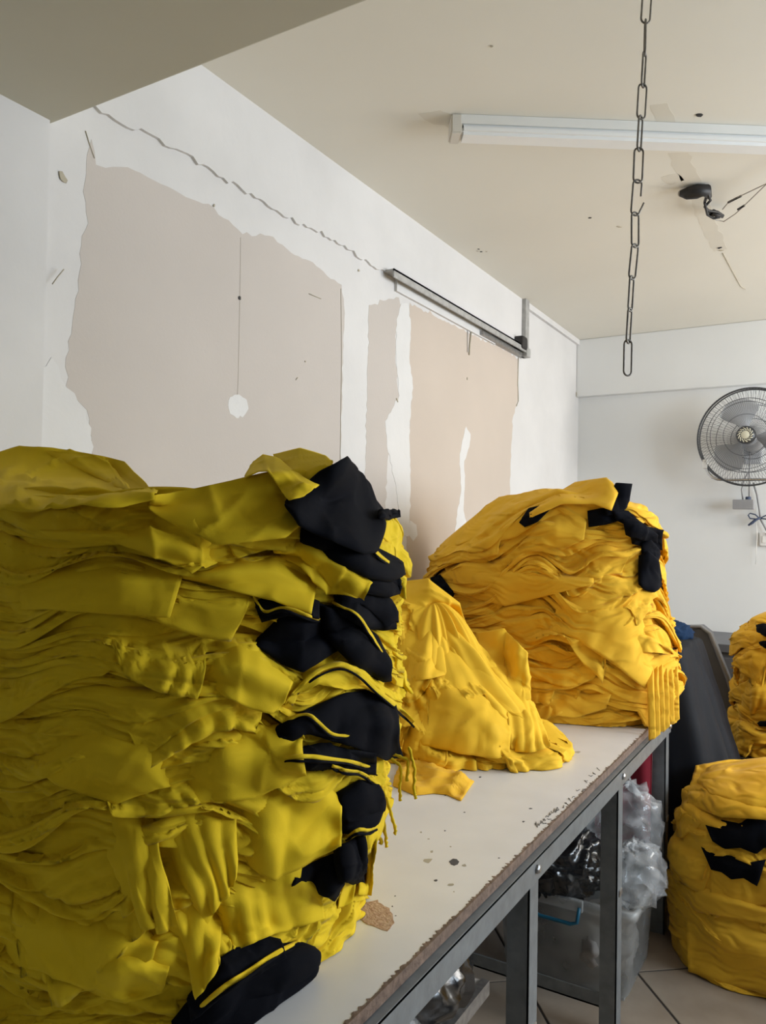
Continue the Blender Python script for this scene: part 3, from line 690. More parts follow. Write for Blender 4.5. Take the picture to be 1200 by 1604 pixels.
    ii = np.clip(np.searchsorted(ph, an), 0, len(ph)-1); zi = np.clip(((Q[:, 2]-p['zb'])/p['dz']).astype(int), 0, p['E'].shape[1]-1)
    for da in (-1, 0, 1): np.maximum.at(p['E'], (np.clip(ii+da, 0, len(ph)-1), zi), np.hypot(dx, dy))
    return o
def band(p, name, line, material, width, seed, off=.006, **kw):
    """a narrow strip (rib trim) following a line of pixels"""
    P = resample(line, 40); Pm = P.copy()
    for _ in range(12): Pm[1:-1] = (Pm[:-2]+2*Pm[1:-1]+Pm[2:])/4
    P = Pm; P[:, 1] += 2.0*np.sin(np.linspace(0, 9, 40)+seed); width = width*(.55+.45*np.sin(np.linspace(.25, 2.9, 40)))[:, None]; d = np.gradient(P, axis=0); nn = np.stack([-d[:, 1], d[:, 0]], -1); nn /= np.linalg.norm(nn, axis=1)[:, None]
    return flap_sheet(p, name, P-nn*width/2, P+nn*width/2, material, off, .005, .001, seed, 40, 7, tuck=(0, .02, 0, .02), smooth=4, **kw)

def angles(vis0, vis1, nd, nc):
    a = np.radians(np.linspace(vis0, vis1, nd)); b = np.radians(np.linspace(vis1, vis0+360, nc+2)[1:-1])
    return np.concatenate([a, b])
def lerp(x, xs, ys): return float(np.interp(x, xs, ys))

# ---- the large stack nearest the camera
ph1 = angles(-178, 62, 540, 40)
def top1(p):
    dgr = math.degrees(p); dgr = dgr if dgr <= 185 else dgr-360
    return lerp(dgr, [-180, -150, -125, -105, -90, -40, 0, 60, 120, 150, 180, 185], [1.575, 1.565, 1.52, 1.495, 1.49, 1.495, 1.49, 1.47, 1.48, 1.54, 1.575, 1.575])
def bul1(zn, ph):
    z = np.clip(zn, 0, 1); right = np.clip(np.cos(ph), 0, 1); front = np.clip(-np.sin(ph), 0, 1)
    sm = np.clip((z-.05)/.5, 0, 1); sm = sm*sm*(3-2*sm)
    return 1+.03*np.sin(z*np.pi)+right*.14*sm-front*.05*z
def fphi1(rng): return math.radians(rng.choice([rng.uniform(-160, -20), rng.uniform(-120, -30), rng.uniform(-40, 40)]))
S1 = make_pile('yellow_shirt', 'lemon yellow shirt, %s layer down in the large stack nearest the viewer', 'lemon yellow shirts in the large front stack', (-1.10, .98), (.405, .36), 2.35, ZT, top1, 72, M['lemon'], 11, bul1, ph1, sigma=.7, flap=dict(rate=.36, phi=fphi1, w=(.03, .11), d=(.02, .08)), jut=.011, wr=.0075, dome=-.10, rows=11, topdrape=.045, fs=.6, lay_wl=.30)
T1 = (.6, 2.0)
Yl, Nv = M['lemon'], M['navy']
def fy(u, l, seed, off=.006, wr=.004, name='hem_panel', **k): return flap_sheet(S1, name, u, l, M['lemon_flat'], off, .0035, wr, seed, rng_t=T1, **k)
def fn(u, l, seed, off=.012, wr=.004, puff=.003, name='navy_sleeve', **k): return flap_sheet(S1, name, u, l, Nv, off, .005, wr, seed, rng_t=T1, puff=puff, label='navy blue ribbed end piece', tuck=k.pop('tuck', (.008, .010, 0, 0)), **k)
fy([(568, 1300), (594, 1290)], [(560, 1402), (582, 1404)], 61, off=.010, wr=.003, tuck=(.02, 0, 0, 0))
fy([(545, 1345), (566, 1340)], [(530, 1424), (552, 1414)], 62, off=.010, wr=.003, tuck=(.02, 0, 0, 0))
# navy end pieces, lowest first
fn([(270, 1600), (340, 1515), (400, 1482), (470, 1474), (490, 1482), (499, 1500)], [(285, 1650), (350, 1640), (420, 1585), (465, 1555), (490, 1530), (499, 1505)], 1, puff=.014)
fn([(300, 1560), (345, 1500), (400, 1462), (440, 1470)], [(300, 1600), (350, 1560), (400, 1530), (450, 1500)], 2)
fn([(445, 1375), (500, 1345), (540, 1330)], [(447, 1380), (500, 1398), (522, 1412), (540, 1385)], 3)
fn([(524, 1332), (556, 1310), (572, 1310)], [(532, 1380), (552, 1386), (570, 1378)], 4, puff=.010)
fn([(520, 1245), (560, 1222), (585, 1226), (594, 1250)], [(530, 1305), (560, 1308), (585, 1296), (593, 1270)], 5, puff=.012)
fn([(430, 1145), (470, 1115), (540, 1085), (590, 1080), (620, 1105)], [(430, 1160), (480, 1150), (550, 1170), (600, 1190), (628, 1185)], 6, pleat=(3, .008))
fn([(440, 1180), (500, 1165), (590, 1180)], [(450, 1200), (520, 1205), (590, 1215)], 7)
fn([(398, 1003), (440, 962), (500, 945), (560, 960)], [(400, 1008), (440, 1040), (472, 1053), (545, 1010)], 8)
fn([(500, 950), (560, 965), (590, 1000), (612, 1040)], [(510, 1000), (560, 1050), (590, 1066), (614, 1066)], 9, puff=.010)
fn([(395, 940), (440, 930), (500, 945)], [(410, 975), (450, 965), (500, 970)], 10)
fn([(515, 905), (570, 900), (600, 925), (618, 965)], [(530, 960), (570, 985), (600, 988), (622, 985)], 11, puff=.012)
fn([(500, 855), (560, 868), (605, 895), (628, 912)], [(520, 905), (570, 930), (605, 937), (626, 928)], 12, puff=.012)
fn([(470, 828), (540, 828), (590, 858), (612, 870), (633, 880)], [(470, 848), (520, 880), (570, 905), (612, 912), (636, 900)], 13, puff=.010)
# yellow panels
fy([(-20, 880), (60, 879), (150, 872), (220, 874), (292, 884)], [(-20, 957), (80, 955), (180, 962), (266, 968)], 21, wr=.002)
fy([(20, 800), (120, 815), (230, 835), (300, 850)], [(0, 870), (100, 860), (220, 850), (300, 872)], 22, wr=.005)
fy([(280, 905), (360, 880), (430, 862), (500, 895)], [(270, 900), (360, 925), (430, 942), (488, 962)], 23, wr=.003, off=.012)
fy([(430, 850), (480, 845), (540, 880), (580, 916)], [(430, 868), (470, 890), (505, 930), (570, 934)], 24, off=.014, pleat=(3, .008))
fy([(290, 1050), (370, 985), (405, 1000), (462, 1062)], [(330, 1080), (390, 1110), (425, 1118), (445, 1100)], 25, off=.012)
fy([(440, 1108), (480, 1050), (530, 1030), (565, 1045), (600, 1085)], [(455, 1085), (500, 1072), (540, 1082), (570, 1080), (610, 1095)], 26, off=.016, wr=.004)
fy([(355, 1250), (440, 1225), (500, 1222), (535, 1250)], [(372, 1345), (430, 1378), (490, 1345), (536, 1328)], 27, off=.010, pleat=(2, .006))
fy([(300, 1340), (400, 1372), (470, 1350), (505, 1400)], [(345, 1465), (372, 1488), (430, 1462), (508, 1438)], 28, off=.008, pleat=(5, .006))
fy([(220, 1270), (290, 1255), (370, 1262)], [(290, 1450), (330, 1440), (372, 1370)], 29, off=.008, pleat=(4, .010))
fy([(150, 1290), (190, 1265), (240, 1280)], [(215, 1430), (240, 1455), (280, 1445)], 30, off=.008, pleat=(3, .010))
fy([(250, 1420), (300, 1400), (345, 1440)], [(305, 1540), (313, 1563), (345, 1510)], 31, off=.008, pleat=(2, .008))
fy([(-20, 1400), (80, 1395), (170, 1420), (250, 1472)], [(-20, 1500), (60, 1520), (140, 1555), (240, 1500)], 32, wr=.004)
fy([(130, 1500), (200, 1480), (270, 1500)], [(140, 1560), (200, 1570), (255, 1555)], 33, off=.010)
fy([(60, 1130), (160, 1120), (260, 1150), (280, 1230)], [(20, 1180), (90, 1230), (180, 1260), (230, 1240)], 34, wr=.004)
fy([(280, 1180), (380, 1130), (470, 1150)], [(280, 1260), (400, 1250), (480, 1210)], 35, wr=.007, pleat=(3, .006))
# ribbed trims with a dark line
def trim(line, seed, wpx=9):
    wpx *= .75
    o = band(S1, 'rib_trim', line, Yl, wpx, seed, .008, rng_t=T1)
    d = [(x+1, y+wpx*.75) for x, y in line]
    b2 = band(S1, 'trim_piping', d, Nv, 3.5, seed+1, .006, rng_t=T1)
    return o
trim([(455, 1092), (495, 1052), (535, 1034), (560, 1050), (590, 1085), (625, 1110), (648, 1132)], 41, 11)
trim([(395, 930), (412, 960), (440, 952), (500, 968)], 43, 8)
trim([(440, 1128), (480, 1118), (520, 1150), (560, 1152)], 45, 8)
trim([(430, 1190), (500, 1184), (545, 1192), (590, 1208)], 47, 10)
trim([(520, 1200), (560, 1210), (595, 1228)], 49, 8)
trim([(540, 1310), (560, 1302), (590, 1296)], 51, 8)
trim([(300, 1590), (360, 1540), (420, 1500), (470, 1476)], 53, 12)
trim([(542, 838), (570, 848), (590, 870), (610, 880)], 55, 8)
trim([(520, 942), (556, 960), (585, 1000), (604, 1030)], 57, 8)
# crown of the stack
fy([(-20, 712), (30, 698), (80, 700), (130, 709), (165, 716), (200, 724), (222, 748), (243, 774)], [(-20, 800), (30, 802), (80, 805), (120, 800), (160, 800), (190, 798), (215, 792), (245, 786)], 38, off=.0, wr=.010, tuck=(0, 0, 0, 0), smooth=30)
fy([(60, 704), (130, 709), (165, 716), (172, 735)], [(110, 730), (150, 745), (180, 762), (215, 776)], 39, off=.006, wr=.004, tuck=(0, .02, 0, 0), smooth=30)
fy([(238, 776), (300, 766), (360, 753), (420, 738), (470, 735), (498, 752)], [(230, 800), (290, 830), (340, 855), (400, 848), (450, 842), (490, 800)], 40, off=.03, wr=.008, tuck=(0, .02, 0, 0))
fy([(240, 800), (300, 815), (330, 845), (345, 880)], [(180, 850), (240, 868), (280, 885), (300, 900)], 42, off=.010, wr=.008, tuck=(.02, .02, 0, 0))
fn([(446, 786), (500, 738), (546, 714), (560, 735), (578, 755), (584, 778), (602, 800)], [(447, 790), (470, 824), (515, 846), (545, 858), (570, 868), (590, 866), (604, 812)], 14, off=.030, puff=.004)
fn([(592, 800), (612, 799), (627, 800)], [(592, 813), (612, 813), (628, 810)], 15, off=.024, puff=.004)
fy([(428, 712), (470, 703), (512, 716), (522, 724)], [(438, 740), (475, 752), (500, 752), (515, 748)], 36, off=-.02, wr=.003)
fy([(384, 747), (396, 726), (412, 712), (432, 716), (470, 744), (499, 762)], [(385, 749), (405, 738), (420, 738), (440, 768), (452, 784), (476, 778)], 37, off=.026, wr=.003)

# threads hanging at the far right corner of the front stack
rg = random.Random(5)
for k, pth in enumerate([[(600, 1180), (628, 1200), (626, 1235), (628, 1258)], [(640, 1170), (650, 1205), (648, 1240), (652, 1253)], [(596, 1230), (612, 1270), (620, 1300), (618, 1308)], [(598, 1260), (604, 1310), (606, 1330)], [(585, 1290), (598, 1320), (594, 1322)], [(612, 1180), (640, 1190), (636, 1230)]]):
    pp = []
    for (x0, y0), (x1_, y1_) in zip(pth, pth[1:]):
        for q in range(6): pp.append((x0+(x1_-x0)*q/6+rg.uniform(-1, 1), y0+(y1_-y0)*q/6))
    B().tube([CAM+ray(x, y)*1.27 for x, y in pp], [.0022+.001*(q % 2) for q in range(len(pp))], 6).build('thread', Yl, S1['roots'][int(10+k*2)], True)

# ---- the golden stack at the far end of the table
ph2 = angles(-178, 62, 270, 40)
def top2(p):
    dgr = math.degrees(p); dgr = dgr if dgr <= 185 else dgr-360
    return lerp(dgr, [-180, -140, -100, -60, -20, 20, 60, 120, 180, 185], [1.37, 1.40, 1.53, 1.60, 1.55, 1.54, 1.58, 1.48, 1.38, 1.37])
def bul2(zn, ph):
    z = np.clip(zn, 0, 1); left = np.clip(-np.cos(ph), 0, 1); right = np.clip(np.cos(ph), 0, 1); front = np.clip(-np.sin(ph), 0, 1)
    return 1+left*(.06*np.sin(z*np.pi*1.0))+right*(.10*np.sin(np.clip(z*1.5, 0, 1)*np.pi)-.08*z**2)-front*.06*z+.03*np.sin(z*9)
def fphi2(rng): return math.radians(rng.uniform(-170, 40))
S2 = make_pile('golden_shirt', 'golden yellow shirt, %s layer down in the tall stack at the far table end', 'golden shirts in the far table stack', (-1.0, 2.90), (.43, .27), 2.8, ZT, top2, 50, M['gold'], 23, bul2, ph2, sigma=.7, flap=dict(rate=.45, phi=fphi2, w=(.04, .15), d=(.02, .09)), jut=.015, wr=.009, dome=.09, rows=12, topdrape=.05)
T2 = (1.8, 4.0)
Gd = M['gold']
def gy(u, l, seed, off=.008, wr=.004, **k): return flap_sheet(S2, 'hem_panel', u, l, Gd, off, .004, wr, seed, rng_t=T2, nu=30, nv=18, **k)
def gn(u, l, seed, off=.012, wr=.005, puff=.003, **k): return flap_sheet(S2, 'navy_sleeve', u, l, Nv, off, .005, wr, seed, rng_t=T2, puff=puff, nu=26, nv=16, label='navy blue ribbed end piece', tuck=k.pop('tuck', (.006, .006, 0, 0)), **k)
gn([(812, 818), (828, 796), (866, 788)], [(822, 826), (842, 818), (862, 798)], 1)
gn([(920, 800), (950, 795), (985, 800)], [(922, 826), (950, 822), (980, 812)], 2)
gn([(945, 790), (965, 756), (990, 758)], [(950, 808), (970, 805), (982, 795)], 3)
gn([(960, 800), (985, 800), (1008, 822)], [(965, 815), (985, 825), (1005, 832)], 4)
gn([(985, 826), (1010, 824), (1038, 830)], [(990, 852), (1015, 858), (1037, 862)], 5)
gn([(975, 812), (1000, 815), (1030, 838)], [(980, 838), (1005, 846), (1030, 850)], 15)
gn([(1005, 850), (1020, 845), (1034, 862)], [(1005, 880), (1020, 885), (1032, 880)], 16)
gn([(1000, 870), (1015, 862), (1030, 875), (1036, 905)], [(1000, 915), (1012, 925), (1025, 928), (1036, 920)], 6, puff=.01)
gy([(830, 800), (900, 755), (950, 748), (970, 768)], [(830, 812), (880, 790), (930, 790), (958, 800)], 7, off=.014)
gy([(820, 830), (870, 795), (900, 800), (920, 810)], [(820, 855), (850, 852), (880, 862), (915, 845)], 8, wr=.005)
gy([(690, 880), (780, 880), (860, 895), (930, 905)], [(720, 930), (790, 950), (850, 935), (930, 915)], 9, wr=.003)
gy([(880, 930), (940, 920), (1000, 950), (1030, 1040)], [(860, 990), (900, 1000), (960, 1040), (1010, 1080)], 10, wr=.006, pleat=(4, .008))
gy([(850, 1075), (900, 1080), (960, 1080)], [(850, 1118), (900, 1125), (950, 1110)], 11, wr=.003)
for k in range(6):
    x0 = 1013+k*7.5; y0 = 1052-k*6; y1_ = 1160-k*6
    flap_sheet(S2, 'hanging_hem', [(x0, y0), (x0+11, y0-6)], [(x0+3, y1_+(k % 2)*5), (x0+14, y1_-4)], Gd, .0, .004, .003, 60+k, nu=10, nv=30, depth=2.53+.03*k, tuck=(.12, 0, 0, 0), puff=.006, garment=3+k)

# ---- crumpled heap between the stacks
ph3 = angles(-178, 62, 260, 40)
def top3(p):
    dgr = math.degrees(p); dgr = dgr if dgr <= 185 else dgr-360
    return lerp(dgr, [-180, -120, -90, -45, 0, 45, 90, 180, 185], [1.27, 1.20, 1.12, 1.04, 1.02, 1.08, 1.18, 1.27, 1.27])
def bul3(zn, ph):
    z = np.clip(zn, 0, 1); return 1-.58*z**1.6+.06*np.cos(3*ph+z*4)
def fphi3(rng): return math.radians(rng.uniform(-170, 50))
S3 = make_pile('crumpled_shirt', 'golden yellow shirt, %s in the crumpled heap between the two table stacks', 'golden shirts in the crumpled heap', (-1.13, 2.22), (.37, .27), 2.1, ZT, top3, 17, M['heap'], 38, bul3, ph3, sigma=.8, flap=dict(rate=1.8, phi=fphi3, w=(.05, .16), d=(.05, .16)), jut=.026, wr=.015, fs=.8, dome=.10, rows=22, topdrape=.06)
T3 = (1.6, 3.2)
def hy(u, l, seed, off=.012, wr=.006, **k): return flap_sheet(S3, 'hem_panel', u, l, M['heap'], off, .004, wr, seed, rng_t=T3, nu=34, nv=26, **k)
hy([(650, 1090), (700, 1060), (760, 1075), (800, 1120)], [(660, 1165), (720, 1180), (780, 1188), (798, 1180)], 1, wr=.006, pleat=(3, .007))
hy([(745, 990), (790, 985), (825, 1020), (830, 1050)], [(760, 1060), (790, 1075), (815, 1100), (832, 1096)], 2, pleat=(3, .009))
hy([(620, 970), (680, 960), (735, 985)], [(640, 1070), (690, 1060), (730, 1050)], 3, pleat=(4, .012))
hy([(790, 1080), (820, 1075), (838, 1110)], [(800, 1175), (830, 1180), (862, 1172)], 4, pleat=(3, .010))
hy([(630, 910), (670, 905), (720, 945)], [(630, 960), (680, 965), (735, 985)], 5, wr=.008)
flap_sheet(S3, 'navy_sleeve', [(725, 1030), (738, 1018), (745, 1035)], [(725, 1038), (735, 1048), (742, 1052)], Nv, .012, .005, .002, 6, rng_t=T3, nu=14, nv=10, label='navy blue end piece')
gn([(674, 905), (690, 900), (712, 930)], [(676, 912), (692, 925), (710, 936)], 12, puff=.004)

# loose sleeve lying on the table top
def table_sheet(name, upper, lower, material, hgt, seed, nu=34, nv=14):
    U = resample(upper, nu); L = resample(lower, nu); f = np.linspace(0, 1, nv)[:, None, None]; G = U[None]*(1-f)+L[None]*f
    P = np.array([[at(x, y, 'z', ZT) for x, y in row] for row in G]); rng = np.random.default_rng(seed)
    vv = np.linspace(0, 1, nv)[:, None]; uu = np.linspace(0, 1, nu)[None]
    top = P.copy(); top[..., 2] += .003+hgt*np.sqrt(np.clip(4*vv*(1-vv), 0, 1))*np.clip(np.minimum(uu*4+.5, (1-uu)*5+.15), 0, 1)*(.75+.4*Noise(rng, .07, 5)(P))
    bt = P.copy(); bt[..., 2] += .0012; k = nu*nv
    idx = np.arange(k).reshape(nv, nu); bd = np.concatenate([idx[0], idx[1:, -1], idx[-1, -2::-1], idx[-2:0:-1, 0]]); b2 = np.roll(bd, -1)
    F = np.concatenate([grid_faces(nv, nu), grid_faces(nv, nu, off=k)[:, ::-1], np.stack([bd, bd+k, b2+k, b2], -1)])
    me = mesh_np(name, np.concatenate([top.reshape(-1, 3), bt.reshape(-1, 3)]), F); o = link(name, me, material, None, True)
    bmq = bmesh.new(); bmq.from_mesh(me); bmesh.ops.recalc_face_normals(bmq, faces=bmq.faces[:]); bmq.to_mesh(me); bmq.free(); me.shade_smooth()
    return o
tag(table_sheet('loose_sleeve', [(628, 1196), (660, 1194), (690, 1206), (715, 1212), (743, 1225)], [(615, 1232), (650, 1247), (680, 1244), (700, 1246), (722, 1256)], Gd, .022, 3), 'bright yellow loose sleeve lying flat on the white table top', 'sleeve')

# ---- stack on the floor by the right edge
ph4 = angles(-178, 20, 230, 50)
def top4(p):
    dgr = math.degrees(p); dgr = dgr if dgr <= 185 else dgr-360
    return lerp(dgr, [-180, -140, -90, 0, 185], [.56, .57, .60, .60, .56])
def bul4(zn, ph): z = np.clip(zn, 0, 1); return 1+.05*np.sin(z*np.pi)-.17*z**3
S4 = make_pile('folded_shirt', 'golden yellow shirt, %s layer down in the stack standing on the floor', 'golden shirts stacked on the floor', (-.12, 3.06), (.41, .31), 3.0, .0, top4, 20, M['gold'], 41, bul4, ph4, sigma=.5, flap=dict(rate=.6, phi=lambda r: math.radians(r.uniform(-170, -40)), w=(.08, .22), d=(.03, .14)), jut=.012, wr=.008, dome=.07, rows=14, topdrape=.06, lay_wl=.5)
T4 = (1.9, 4.2)
def kn(S, u, l, seed, T, **k): return flap_sheet(S, 'navy_sleeve', u, l, Nv, .012, .005, .003, seed, rng_t=T, nu=24, nv=14, label='navy blue end piece', **k)
def ky(S, u, l, seed, T, **k): return flap_sheet(S, 'hem_panel', u, l, Gd, k.pop('off', .010), .005, k.pop('wr', .003), seed, rng_t=T, nu=30, nv=18, **k)
kn(S4, [(1105, 1292), (1130, 1284), (1160, 1290), (1180, 1276), (1192, 1278), (1215, 1300)], [(1116, 1318), (1135, 1330), (1160, 1328), (1185, 1338), (1200, 1326), (1215, 1332)], 1, T4, tuck=(.01, .01, 0, 0))
kn(S4, [(1098, 1326), (1120, 1338), (1145, 1340), (1170, 1352), (1200, 1346)], [(1114, 1362), (1130, 1366), (1145, 1378), (1165, 1376), (1186, 1388)], 2, T4, tuck=(.01, .01, 0, 0))
ky(S4, [(1040, 1395), (1090, 1380), (1150, 1400), (1215, 1420)], [(1060, 1425), (1100, 1430), (1160, 1440), (1215, 1450)], 3, T4)
ky(S4, [(1075, 1440), (1120, 1425), (1215, 1450)], [(1078, 1522), (1130, 1540), (1215, 1562)], 4, T4, tuck=(.03, 0, 0, 0))
ky(S4, [(1090, 1200), (1140, 1190), (1215, 1190)], [(1075, 1260), (1130, 1280), (1215, 1285)], 5, T4, wr=.006, off=.014)

# ---- stack on a low stool in the far right corner
ST = .46
stool = tag(empty('low_stool', (-.12, 4.08, 0)), 'low dark stool under the far right stack of yellow shirts', 'stool')
B().box((-.42, 3.80, ST-.03), (.22, 4.36, ST), bevel=.004).build('seat', M['blackplastic'], stool)
for x in (-.40, .16):
    for y in (3.83, 4.30): B().box((x, y, 0), (x+.04, y+.04, ST-.03)).build('leg', M['blackplastic'], stool)
ph5 = angles(-178, 20, 190, 40)
S5 = make_pile('stacked_shirt', 'golden yellow shirt, %s layer down in the far right stack on the stool', 'golden shirts on the stool', (-.13, 4.08), (.33, .27), 2.6, ST, lambda p: 1.06, 18, M['gold'], 53, lambda z, ph: 1-.10*np.clip(z, 0, 1)**2+.04*np.sin(np.clip(z, 0, 1)*11), ph5, sigma=.6, flap=dict(rate=.9, phi=lambda r: math.radians(r.uniform(-170, -20)), w=(.05, .14), d=(.03, .10)), jut=.02, wr=.012, dome=.06, rows=12, topdrape=.05)
T5 = (2.9, 5)
kn(S5, [(1183, 972), (1195, 968), (1220, 975)], [(1186, 990), (1200, 998), (1220, 1000)], 1, T5)
kn(S5, [(1180, 1003), (1200, 1002), (1220, 1004)], [(1190, 1010), (1200, 1016), (1220, 1018)], 2, T5)
kn(S5, [(1180, 1130), (1200, 1128), (1220, 1128)], [(1186, 1137), (1200, 1138), (1220, 1138)], 3, T5)
ky(S5, [(1158, 1070), (1185, 1062), (1215, 1065)], [(1166, 1122), (1190, 1115), (1215, 1112)], 4, T5, pleat=(4, .012))

# ------------------------------------------------------------------ beyond and below the table
def blob(name, c, rad, material, seed, amp, wls, parent=None, nr=40, nc=64, flat=None, power=1.0):
    rng = np.random.default_rng(seed); th = np.linspace(.001, np.pi-.001, nr)[:, None]; ph = np.linspace(0, 2*np.pi, nc, endpoint=False)[None]
    D = np.stack([np.sin(th)*np.cos(ph), np.sin(th)*np.sin(ph), np.cos(th)*np.ones_like(ph)], -1)
    D0 = np.sign(D)*np.abs(D)**power; P = D0*np.array(rad)
    sharp = material in (M['film'], M['blackfilm'])
    disp = sum((lambda c: amp*.5-c if sharp else c)(crease(rng, P, wl, rng.normal(size=3), (wl*4, .8), wl*6)*amp*(wl/wls[0])**.6) for wl in wls for _ in range(2))
    V = P+D*disp[..., None]+np.array(c)
    if flat is not None: V[..., 2] = np.maximum(V[..., 2], flat)
    if material is M['film']:
        V = V+rng.normal(0, .007, V.shape); F = grid_faces(nr, nc, True); F = np.concatenate([F[:, [0, 1, 2]], F[:, [0, 2, 3]]])
        return link(name, mesh_np(name, V.reshape(-1, 3), F), material, parent, False)
    return link(name, mesh_np(name, V.reshape(-1, 3), grid_faces(nr, nc, True)), material, parent, True)
# black cloth over a machine
def drape(name, c, rows, material, seed, nph=220, nexp=5):
    rng = np.random.default_rng(seed); ph = np.linspace(0, 2*np.pi, nph, endpoint=False); V = []
    for k, (z, hx, hy_, ox, oy, fold) in enumerate(rows):
        R = (np.abs(np.cos(ph)/hx)**nexp+np.abs(np.sin(ph)/hy_)**nexp)**(-1/nexp)
        R = R+fold*(np.sin(ph*9+1.3*np.sin(ph*2+.4))+.6*np.sin(ph*15+2))
        V.append(np.stack([c[0]+ox+np.cos(ph)*R, c[1]+oy+np.sin(ph)*R, np.full(nph, z)+.006*np.sin(ph*3+k)], -1))
    V.append(np.repeat([[c[0], c[1], rows[-1][0]+.01]], nph, 0))
    return link(name, mesh_np(name, np.concatenate(V), grid_faces(len(V), nph, True)), material, None, True)
rows = []
for z in np.linspace(.02, .97, 26):
    q = .975-z; rows.append((z, .20+.20*min(q, .75)**.9, .26+.10*q, .10*min(q, .6), -.02*q, .004+.020*q))
rows += [(.985, .195, .255, 0, 0, .002), (.992, .185, .245, 0, 0, 0), (.994, .12, .16, 0, 0, 0)]
tag(drape('machine_cover', (-.745, 3.52), rows, M['black'], 5), 'black cloth draped over a tall machine beyond the table end', 'cloth')
tag(blob('blue_garment_bundle', (-.71, 3.60, 1.015), (.12, .12, .05), M['blue'], 4, .012, (.03, .018), power=.9), 'crumpled dark blue garment bundle on the black draped machine', 'garment')
cb = tag(empty('grey_cabinet', (-.3, 4.9, 0)), 'low grey cabinet against the far wall behind the stool', 'cabinet')
B().box((-.9, 4.66, 0), (.5, 5.2, .80), bevel=.004).build('body', M['greypanel'], cb)
B().box((-.92, 4.64, .80), (.52, 5.22, .845), bevel=.004).build('top', M['greypanel'], cb)
for x in (-.88, -.2): B().box((x, 4.648, .05), (x+.64, 4.662, .77), bevel=.003).build('door', M['greypanel'], cb)
lp = [at(x, y, 'y', 4.25) for x, y in [(1062, 982), (1098, 981), (1112, 992), (1140, 1062), (1160, 1130), (1160, 1260), (1062, 1260)]]
lb = B().prism(lp, (0, .10, 0)); bmesh.ops.bevel(lb.bm, geom=[e for e in lb.bm.edges if len(e.link_faces) == 2 and e.calc_face_angle(0) > .3], offset=.008, segments=2, affect='EDGES')
pn = tag(empty('grey_machine_hood', tuple(lp[-1])), 'dark grey sloping machine hood behind the black drape', 'machine')
lb.build('hood_shell', M['greypanel'], pn)
B().tube([Vector(p)+Vector((0, -.004, .0)) for p in lp[:5]], .010, 8).build('hood_rim', M['greybox'], pn, True)
zlow = lp[-1][2]
B().box((lp[-1][0]+.02, 4.26, 0), (lp[-2][0]-.02, 4.34, zlow+.02)).build('hood_stand', M['greypanel'], pn)

# red and dark cloths hanging under the far table end
def hang(name, x0, x1_, y, z0, z1_, material, seed, amp=.012, nu=50, nv=24, waves=5):
    u = np.linspace(0, 1, nu)[None]*np.ones((nv, 1)); v = np.linspace(0, 1, nv)[:, None]*np.ones((1, nu)); rng = np.random.default_rng(seed)
    yy = y+amp*(.4+.6*v)*np.sin(u*waves*2*np.pi+1.2*np.sin(v*2+seed))+.004*rng.normal()
    A = np.stack([x0+(x1_-x0)*u, yy, z1_+(z0-z1_)*v+.008*np.sin(u*7)*v], -1); Bk = A+np.array([0, .004, 0]); k = nu*nv
    idx = np.arange(k).reshape(nv, nu); bd = np.concatenate([idx[0], idx[1:, -1], idx[-1, -2::-1], idx[-2:0:-1, 0]]); b2 = np.roll(bd, -1)
    F = np.concatenate([grid_faces(nv, nu)[:, ::-1], grid_faces(nv, nu, off=k), np.stack([bd, bd+k, b2+k, b2], -1)])
    return link(name, mesh_np(name, np.concatenate([A.reshape(-1, 3), Bk.reshape(-1, 3)]), F), material, None, True)
tag(hang('red_cloth', -.80, -.60, 2.93, .30, .76, M['red'], 2, .016, waves=2), 'dark red cloth hanging beside the far table leg', 'cloth')
tag(hang('dark_cloth', -1.25, -.79, 2.90, .16, .76, M['black'], 4, .02, waves=4), 'black cloth hanging under the table next to the red cloth', 'cloth')

# clear storage bin with bags
BX0, BX1, BY0, BY1, BH = -1.0, -.555, 2.46, 2.82, .29
bn = tag(empty('storage_bin', ((BX0+BX1)/2, (BY0+BY1)/2, 0)), 'translucent plastic storage bin with blue handle on the floor under the table', 'bin')
def rr(x0, x1_, y0, y1_, z, r=.03, n=5):
    o = []
    for cx, cy, a0 in ((x1_-r, y1_-r, 0), (x0+r, y1_-r, 90), (x0+r, y0+r, 180), (x1_-r, y0+r, 270)):
        for q in range(n): t = math.radians(a0+90*q/(n-1)); o.append((cx+r*math.cos(t), cy+r*math.sin(t), z))
    return o
secs = [rr(BX0+.035, BX1-.035, BY0+.03, BY1-.03, .004), rr(BX0+.02, BX1-.02, BY0+.018, BY1-.018, .015), rr(BX0+.004, BX1-.004, BY0+.004, BY1-.004, BH-.03), rr(BX0-.012, BX1+.012, BY0-.012, BY1+.012, BH-.028), rr(BX0-.014, BX1+.014, BY0-.014, BY1+.014, BH), rr(BX0+.004, BX1-.004, BY0+.004, BY1-.004, BH), rr(BX0+.022, BX1-.022, BY0+.02, BY1-.02, .018), rr(BX0+.05, BX1-.05, BY0+.05, BY1-.05, .012)]
V = np.array(secs); nsc = V.shape[1]
link('bin_wall', mesh_np('bin_wall', V.reshape(-1, 3), grid_faces(len(secs), nsc, True)), M['binplastic'], bn)
B().box((BX0+.03, BY0+.03, .002), (BX1-.03, BY1-.03, .010)).build('bin_floor', M['binplastic'], bn)
hx = (BX0+BX1)/2-.01
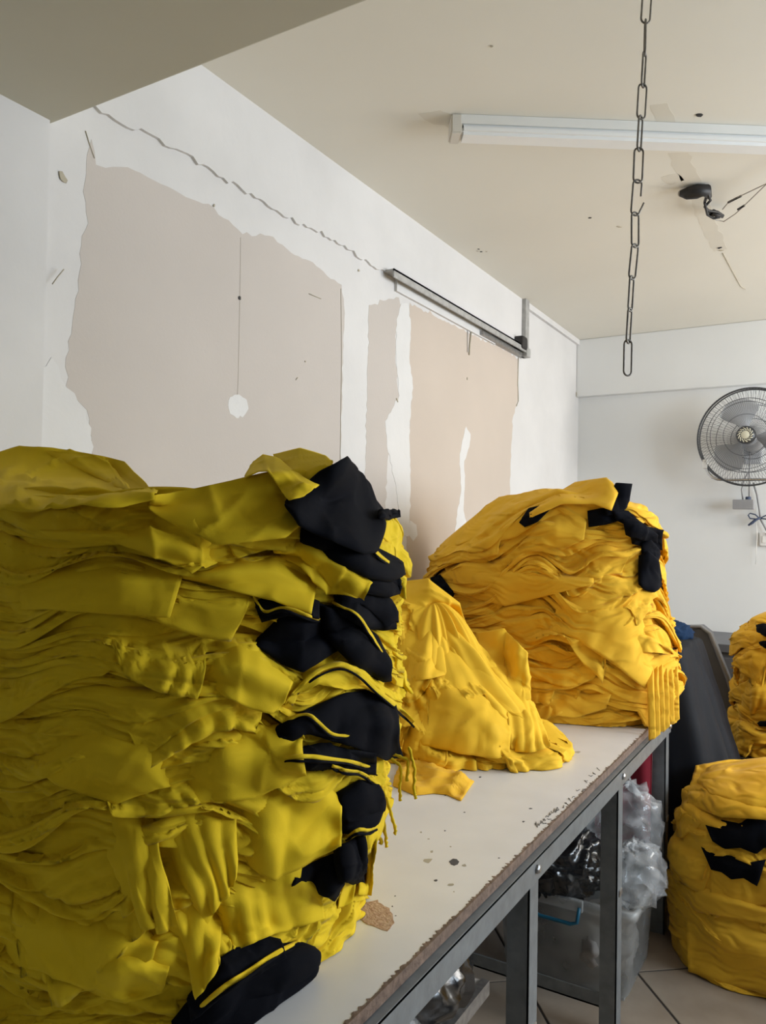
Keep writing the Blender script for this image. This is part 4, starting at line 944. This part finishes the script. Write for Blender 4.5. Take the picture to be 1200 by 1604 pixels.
B().tube([(hx-.075, BY0-.020, BH-.015), (hx-.07, BY0-.028, BH-.06), (hx-.05, BY0-.03, BH-.068), (hx+.05, BY0-.03, BH-.068), (hx+.07, BY0-.028, BH-.06), (hx+.075, BY0-.020, BH-.015)], .006, 8).build('handle', M['bluehandle'], bn, True)
B().box((hx-.085, BY0-.024, BH-.03), (hx+.085, BY0-.008, BH+.006), bevel=.004).build('handle_lip', M['binplastic'], bn)
tag(blob('dark_bag_in_bin', (-.88, 2.66, .14), (.09, .13, .11), M['black'], 8, .02, (.06, .03), flat=.013), 'dark cloth bundle seen inside the storage bin', 'bundle')
tag(blob('grey_bag_in_bin', (-.67, 2.60, .12), (.08, .10, .09), M['shelf'], 9, .02, (.06, .03), flat=.013), 'grey bundle seen inside the storage bin by its right end', 'bundle')
tag(blob('black_bin_bag', (-.86, 2.58, .355), (.15, .13, .075), M['blackfilm'], 12, .022, (.06, .03, .016), nr=60, nc=90), 'shiny black plastic bag lying on top of the storage bin', 'bag')
tag(blob('crumpled_clear_bag', (-.585, 2.60, .350), (.085, .13, .085), M['film'], 13, .012, (.075, .04), nr=18, nc=26), 'crumpled clear plastic bag on the right side of the bin', 'bag')
tag(blob('crumpled_clear_bag', (-.66, 2.80, .44), (.12, .10, .13), M['film'], 14, .014, (.08, .045), nr=18, nc=26), 'clear plastic bag heaped behind the bin beside the leg', 'bag')
tag(blob('crumpled_clear_bag', (-.86, 2.74, .52), (.11, .10, .14), M['film'], 15, .014, (.08, .045), nr=18, nc=26), 'tall clear plastic bag standing behind the black bag', 'bag')
tag(blob('black_bundle', (-1.02, 1.55, .44), (.24, .24, .095), M['blackfilm'], 16, .03, (.10, .05, .025), nr=50, nc=80, flat=.347), 'black plastic wrapped bundle on the lower table shelf', 'bundle')
tag(blob('crumpled_clear_bag', (-.80, 1.30, .43), (.10, .12, .10), M['film'], 17, .014, (.08, .045), nr=18, nc=26, flat=.352), 'clear plastic bag on the lower shelf at the bottom edge', 'bag')
